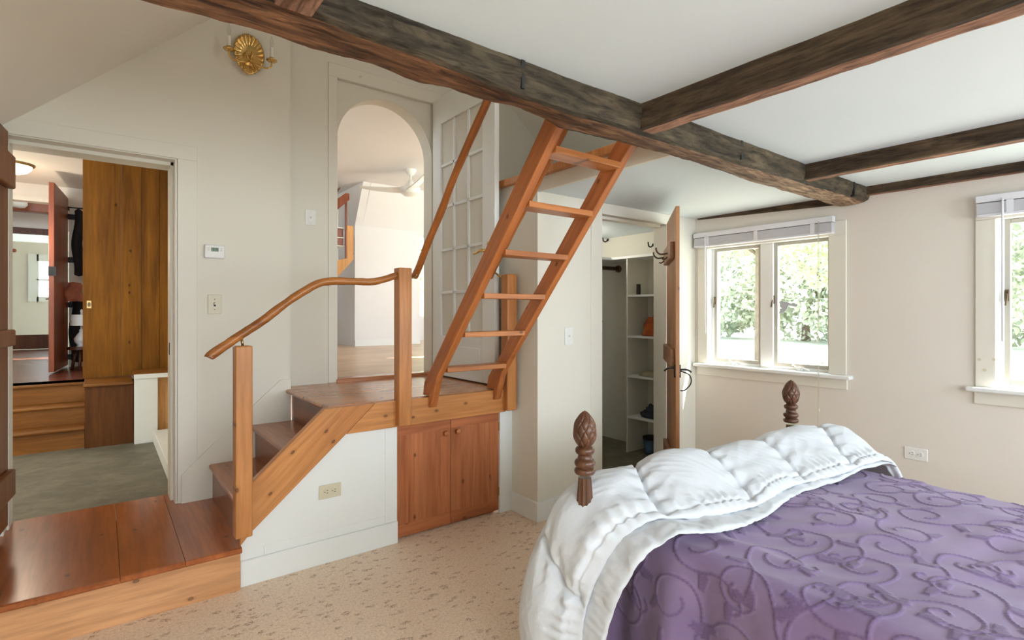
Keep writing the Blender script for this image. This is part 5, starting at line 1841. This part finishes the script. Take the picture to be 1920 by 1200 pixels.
def tree(name, label, x, y, h, cr, trunk, mat, n=5000, leaf=0.14, group=None, low=0.35):
    t = thing(name, (x, y, GZ), label, 'tree', group)
    m = MB()
    m.tube(catmull([(x, y, GZ), (x + 0.05, y + 0.04, GZ + h * 0.25), (x - 0.05, y, GZ + h * 0.5), (x, y + 0.05, GZ + h * 0.8)], 4), [trunk * (1 - 0.75 * k / 12) for k in range(13)], 10)
    for k in range(5):
        a = k * 2 * PI / 5 + 0.3
        z0 = GZ + h * (0.38 + 0.05 * k)
        m.tube([(x, y, z0), (x + 0.5 * cr * math.cos(a), y + 0.5 * cr * math.sin(a), z0 + h * 0.14)], [trunk * 0.4, trunk * 0.15], 7)
    m.build('trunk', 'bark', t, True)
    # clumped crown
    K = 16
    cen = np.stack([rng.uniform(-0.7, 0.7, K) * cr, rng.uniform(-0.7, 0.7, K) * cr, rng.uniform(low, 0.92, K) * h], -1)
    cs = rng.uniform(0.28, 0.5, K) * cr
    idx = rng.randint(0, K, n)
    d = rng.normal(size=(n, 3)); d /= np.linalg.norm(d, axis=1)[:, None]
    rr = rng.uniform(0.55, 1.0, n) ** 0.6
    c = cen[idx] + d * (cs[idx] * rr)[:, None] * np.array([1, 1, 0.8])
    c += np.array([x, y, GZ])
    u = rng.normal(size=(n, 3)); u /= np.linalg.norm(u, axis=1)[:, None]
    v = np.cross(u, rng.normal(size=(n, 3))); v /= np.linalg.norm(v, axis=1)[:, None]
    s = (leaf * rng.uniform(0.6, 1.3, n))[:, None]
    V = np.stack([c - u * s, c - v * s * 0.5, c + u * s, c + v * s * 0.5], 1).reshape(-1, 3)
    F = np.arange(4 * n).reshape(-1, 4)
    me = bpy.data.meshes.new('foliage')
    me.from_pydata(V.tolist(), [], F.tolist())
    me.materials.append(M[mat])
    link(me, 'foliage', t)
    return t
# seen through the corner window
tree('leafy_tree', 'light green tree with a slim trunk in the left pane of the corner window', 11.0, 5.75, 6.6, 2.5, 0.11, 'leaf_a', 26000, 0.06, low=0.36)
tree('leafy_tree', 'light green tree filling the top of the right pane of the corner window', 14.0, 5.3, 7.5, 2.6, 0.16, 'leaf_a', 26000, 0.075, low=0.33)
G2 = 'trees of the hedgerow beyond the meadow'
for k, (x, y, h, cr) in enumerate(((30, 19.5, 8, 4.5), (32, 14, 9, 4.5), (31, 9, 8, 4.5), (33, 4, 9, 4.8), (31, -1.5, 8.5, 4.6), (32, -7, 9, 4.8))):
    tree('hedgerow_tree', 'pale green tree in the hedgerow beyond the meadow', x, y, h, cr, 0.25, 'leaf_b', 9000, 0.19, G2, 0.12)
# seen through the window at the right edge
tree('leafy_tree', 'leafy tree outside the window at the right edge', 11.5, 1.2, 6.5, 2.2, 0.14, 'leaf_b', 20000, 0.065, low=0.3)
tree('leafy_tree', 'leafy tree outside the far window behind the arch', 6.6, 12.2, 6.5, 2.0, 0.14, 'leaf_a', 12000, 0.07, low=0.2)
def shrub(label, x, y, r, h, mat):
    n = 1500
    d = rng.normal(size=(n, 3)); d /= np.linalg.norm(d, axis=1)[:, None]; d[:, 2] = np.abs(d[:, 2])
    c = d * rng.uniform(0.3, 1.0, n)[:, None] * np.array([r, r, h]) + np.array([x, y, GZ])
    u = rng.normal(size=(n, 3)); u /= np.linalg.norm(u, axis=1)[:, None]
    v = np.cross(u, rng.normal(size=(n, 3))); v /= np.linalg.norm(v, axis=1)[:, None]
    s = (0.055 * rng.uniform(0.6, 1.4, n))[:, None]
    V = np.stack([c - u * s, c - v * s * 0.4, c + u * s, c + v * s * 0.4], 1).reshape(-1, 3)
    me = bpy.data.meshes.new('shrub')
    me.from_pydata(V.tolist(), [], np.arange(4 * n).reshape(-1, 4).tolist())
    me.materials.append(M[mat])
    tag(link(me, 'shrub'), label, 'shrub')
shrub('low pale shrub in the right pane of the corner window', 8.6, 3.55, 0.55, 0.95, 'leaf_b')
shrub('low weeds outside the left pane of the corner window', 8.2, 4.4, 0.7, 0.55, 'leaf_b')
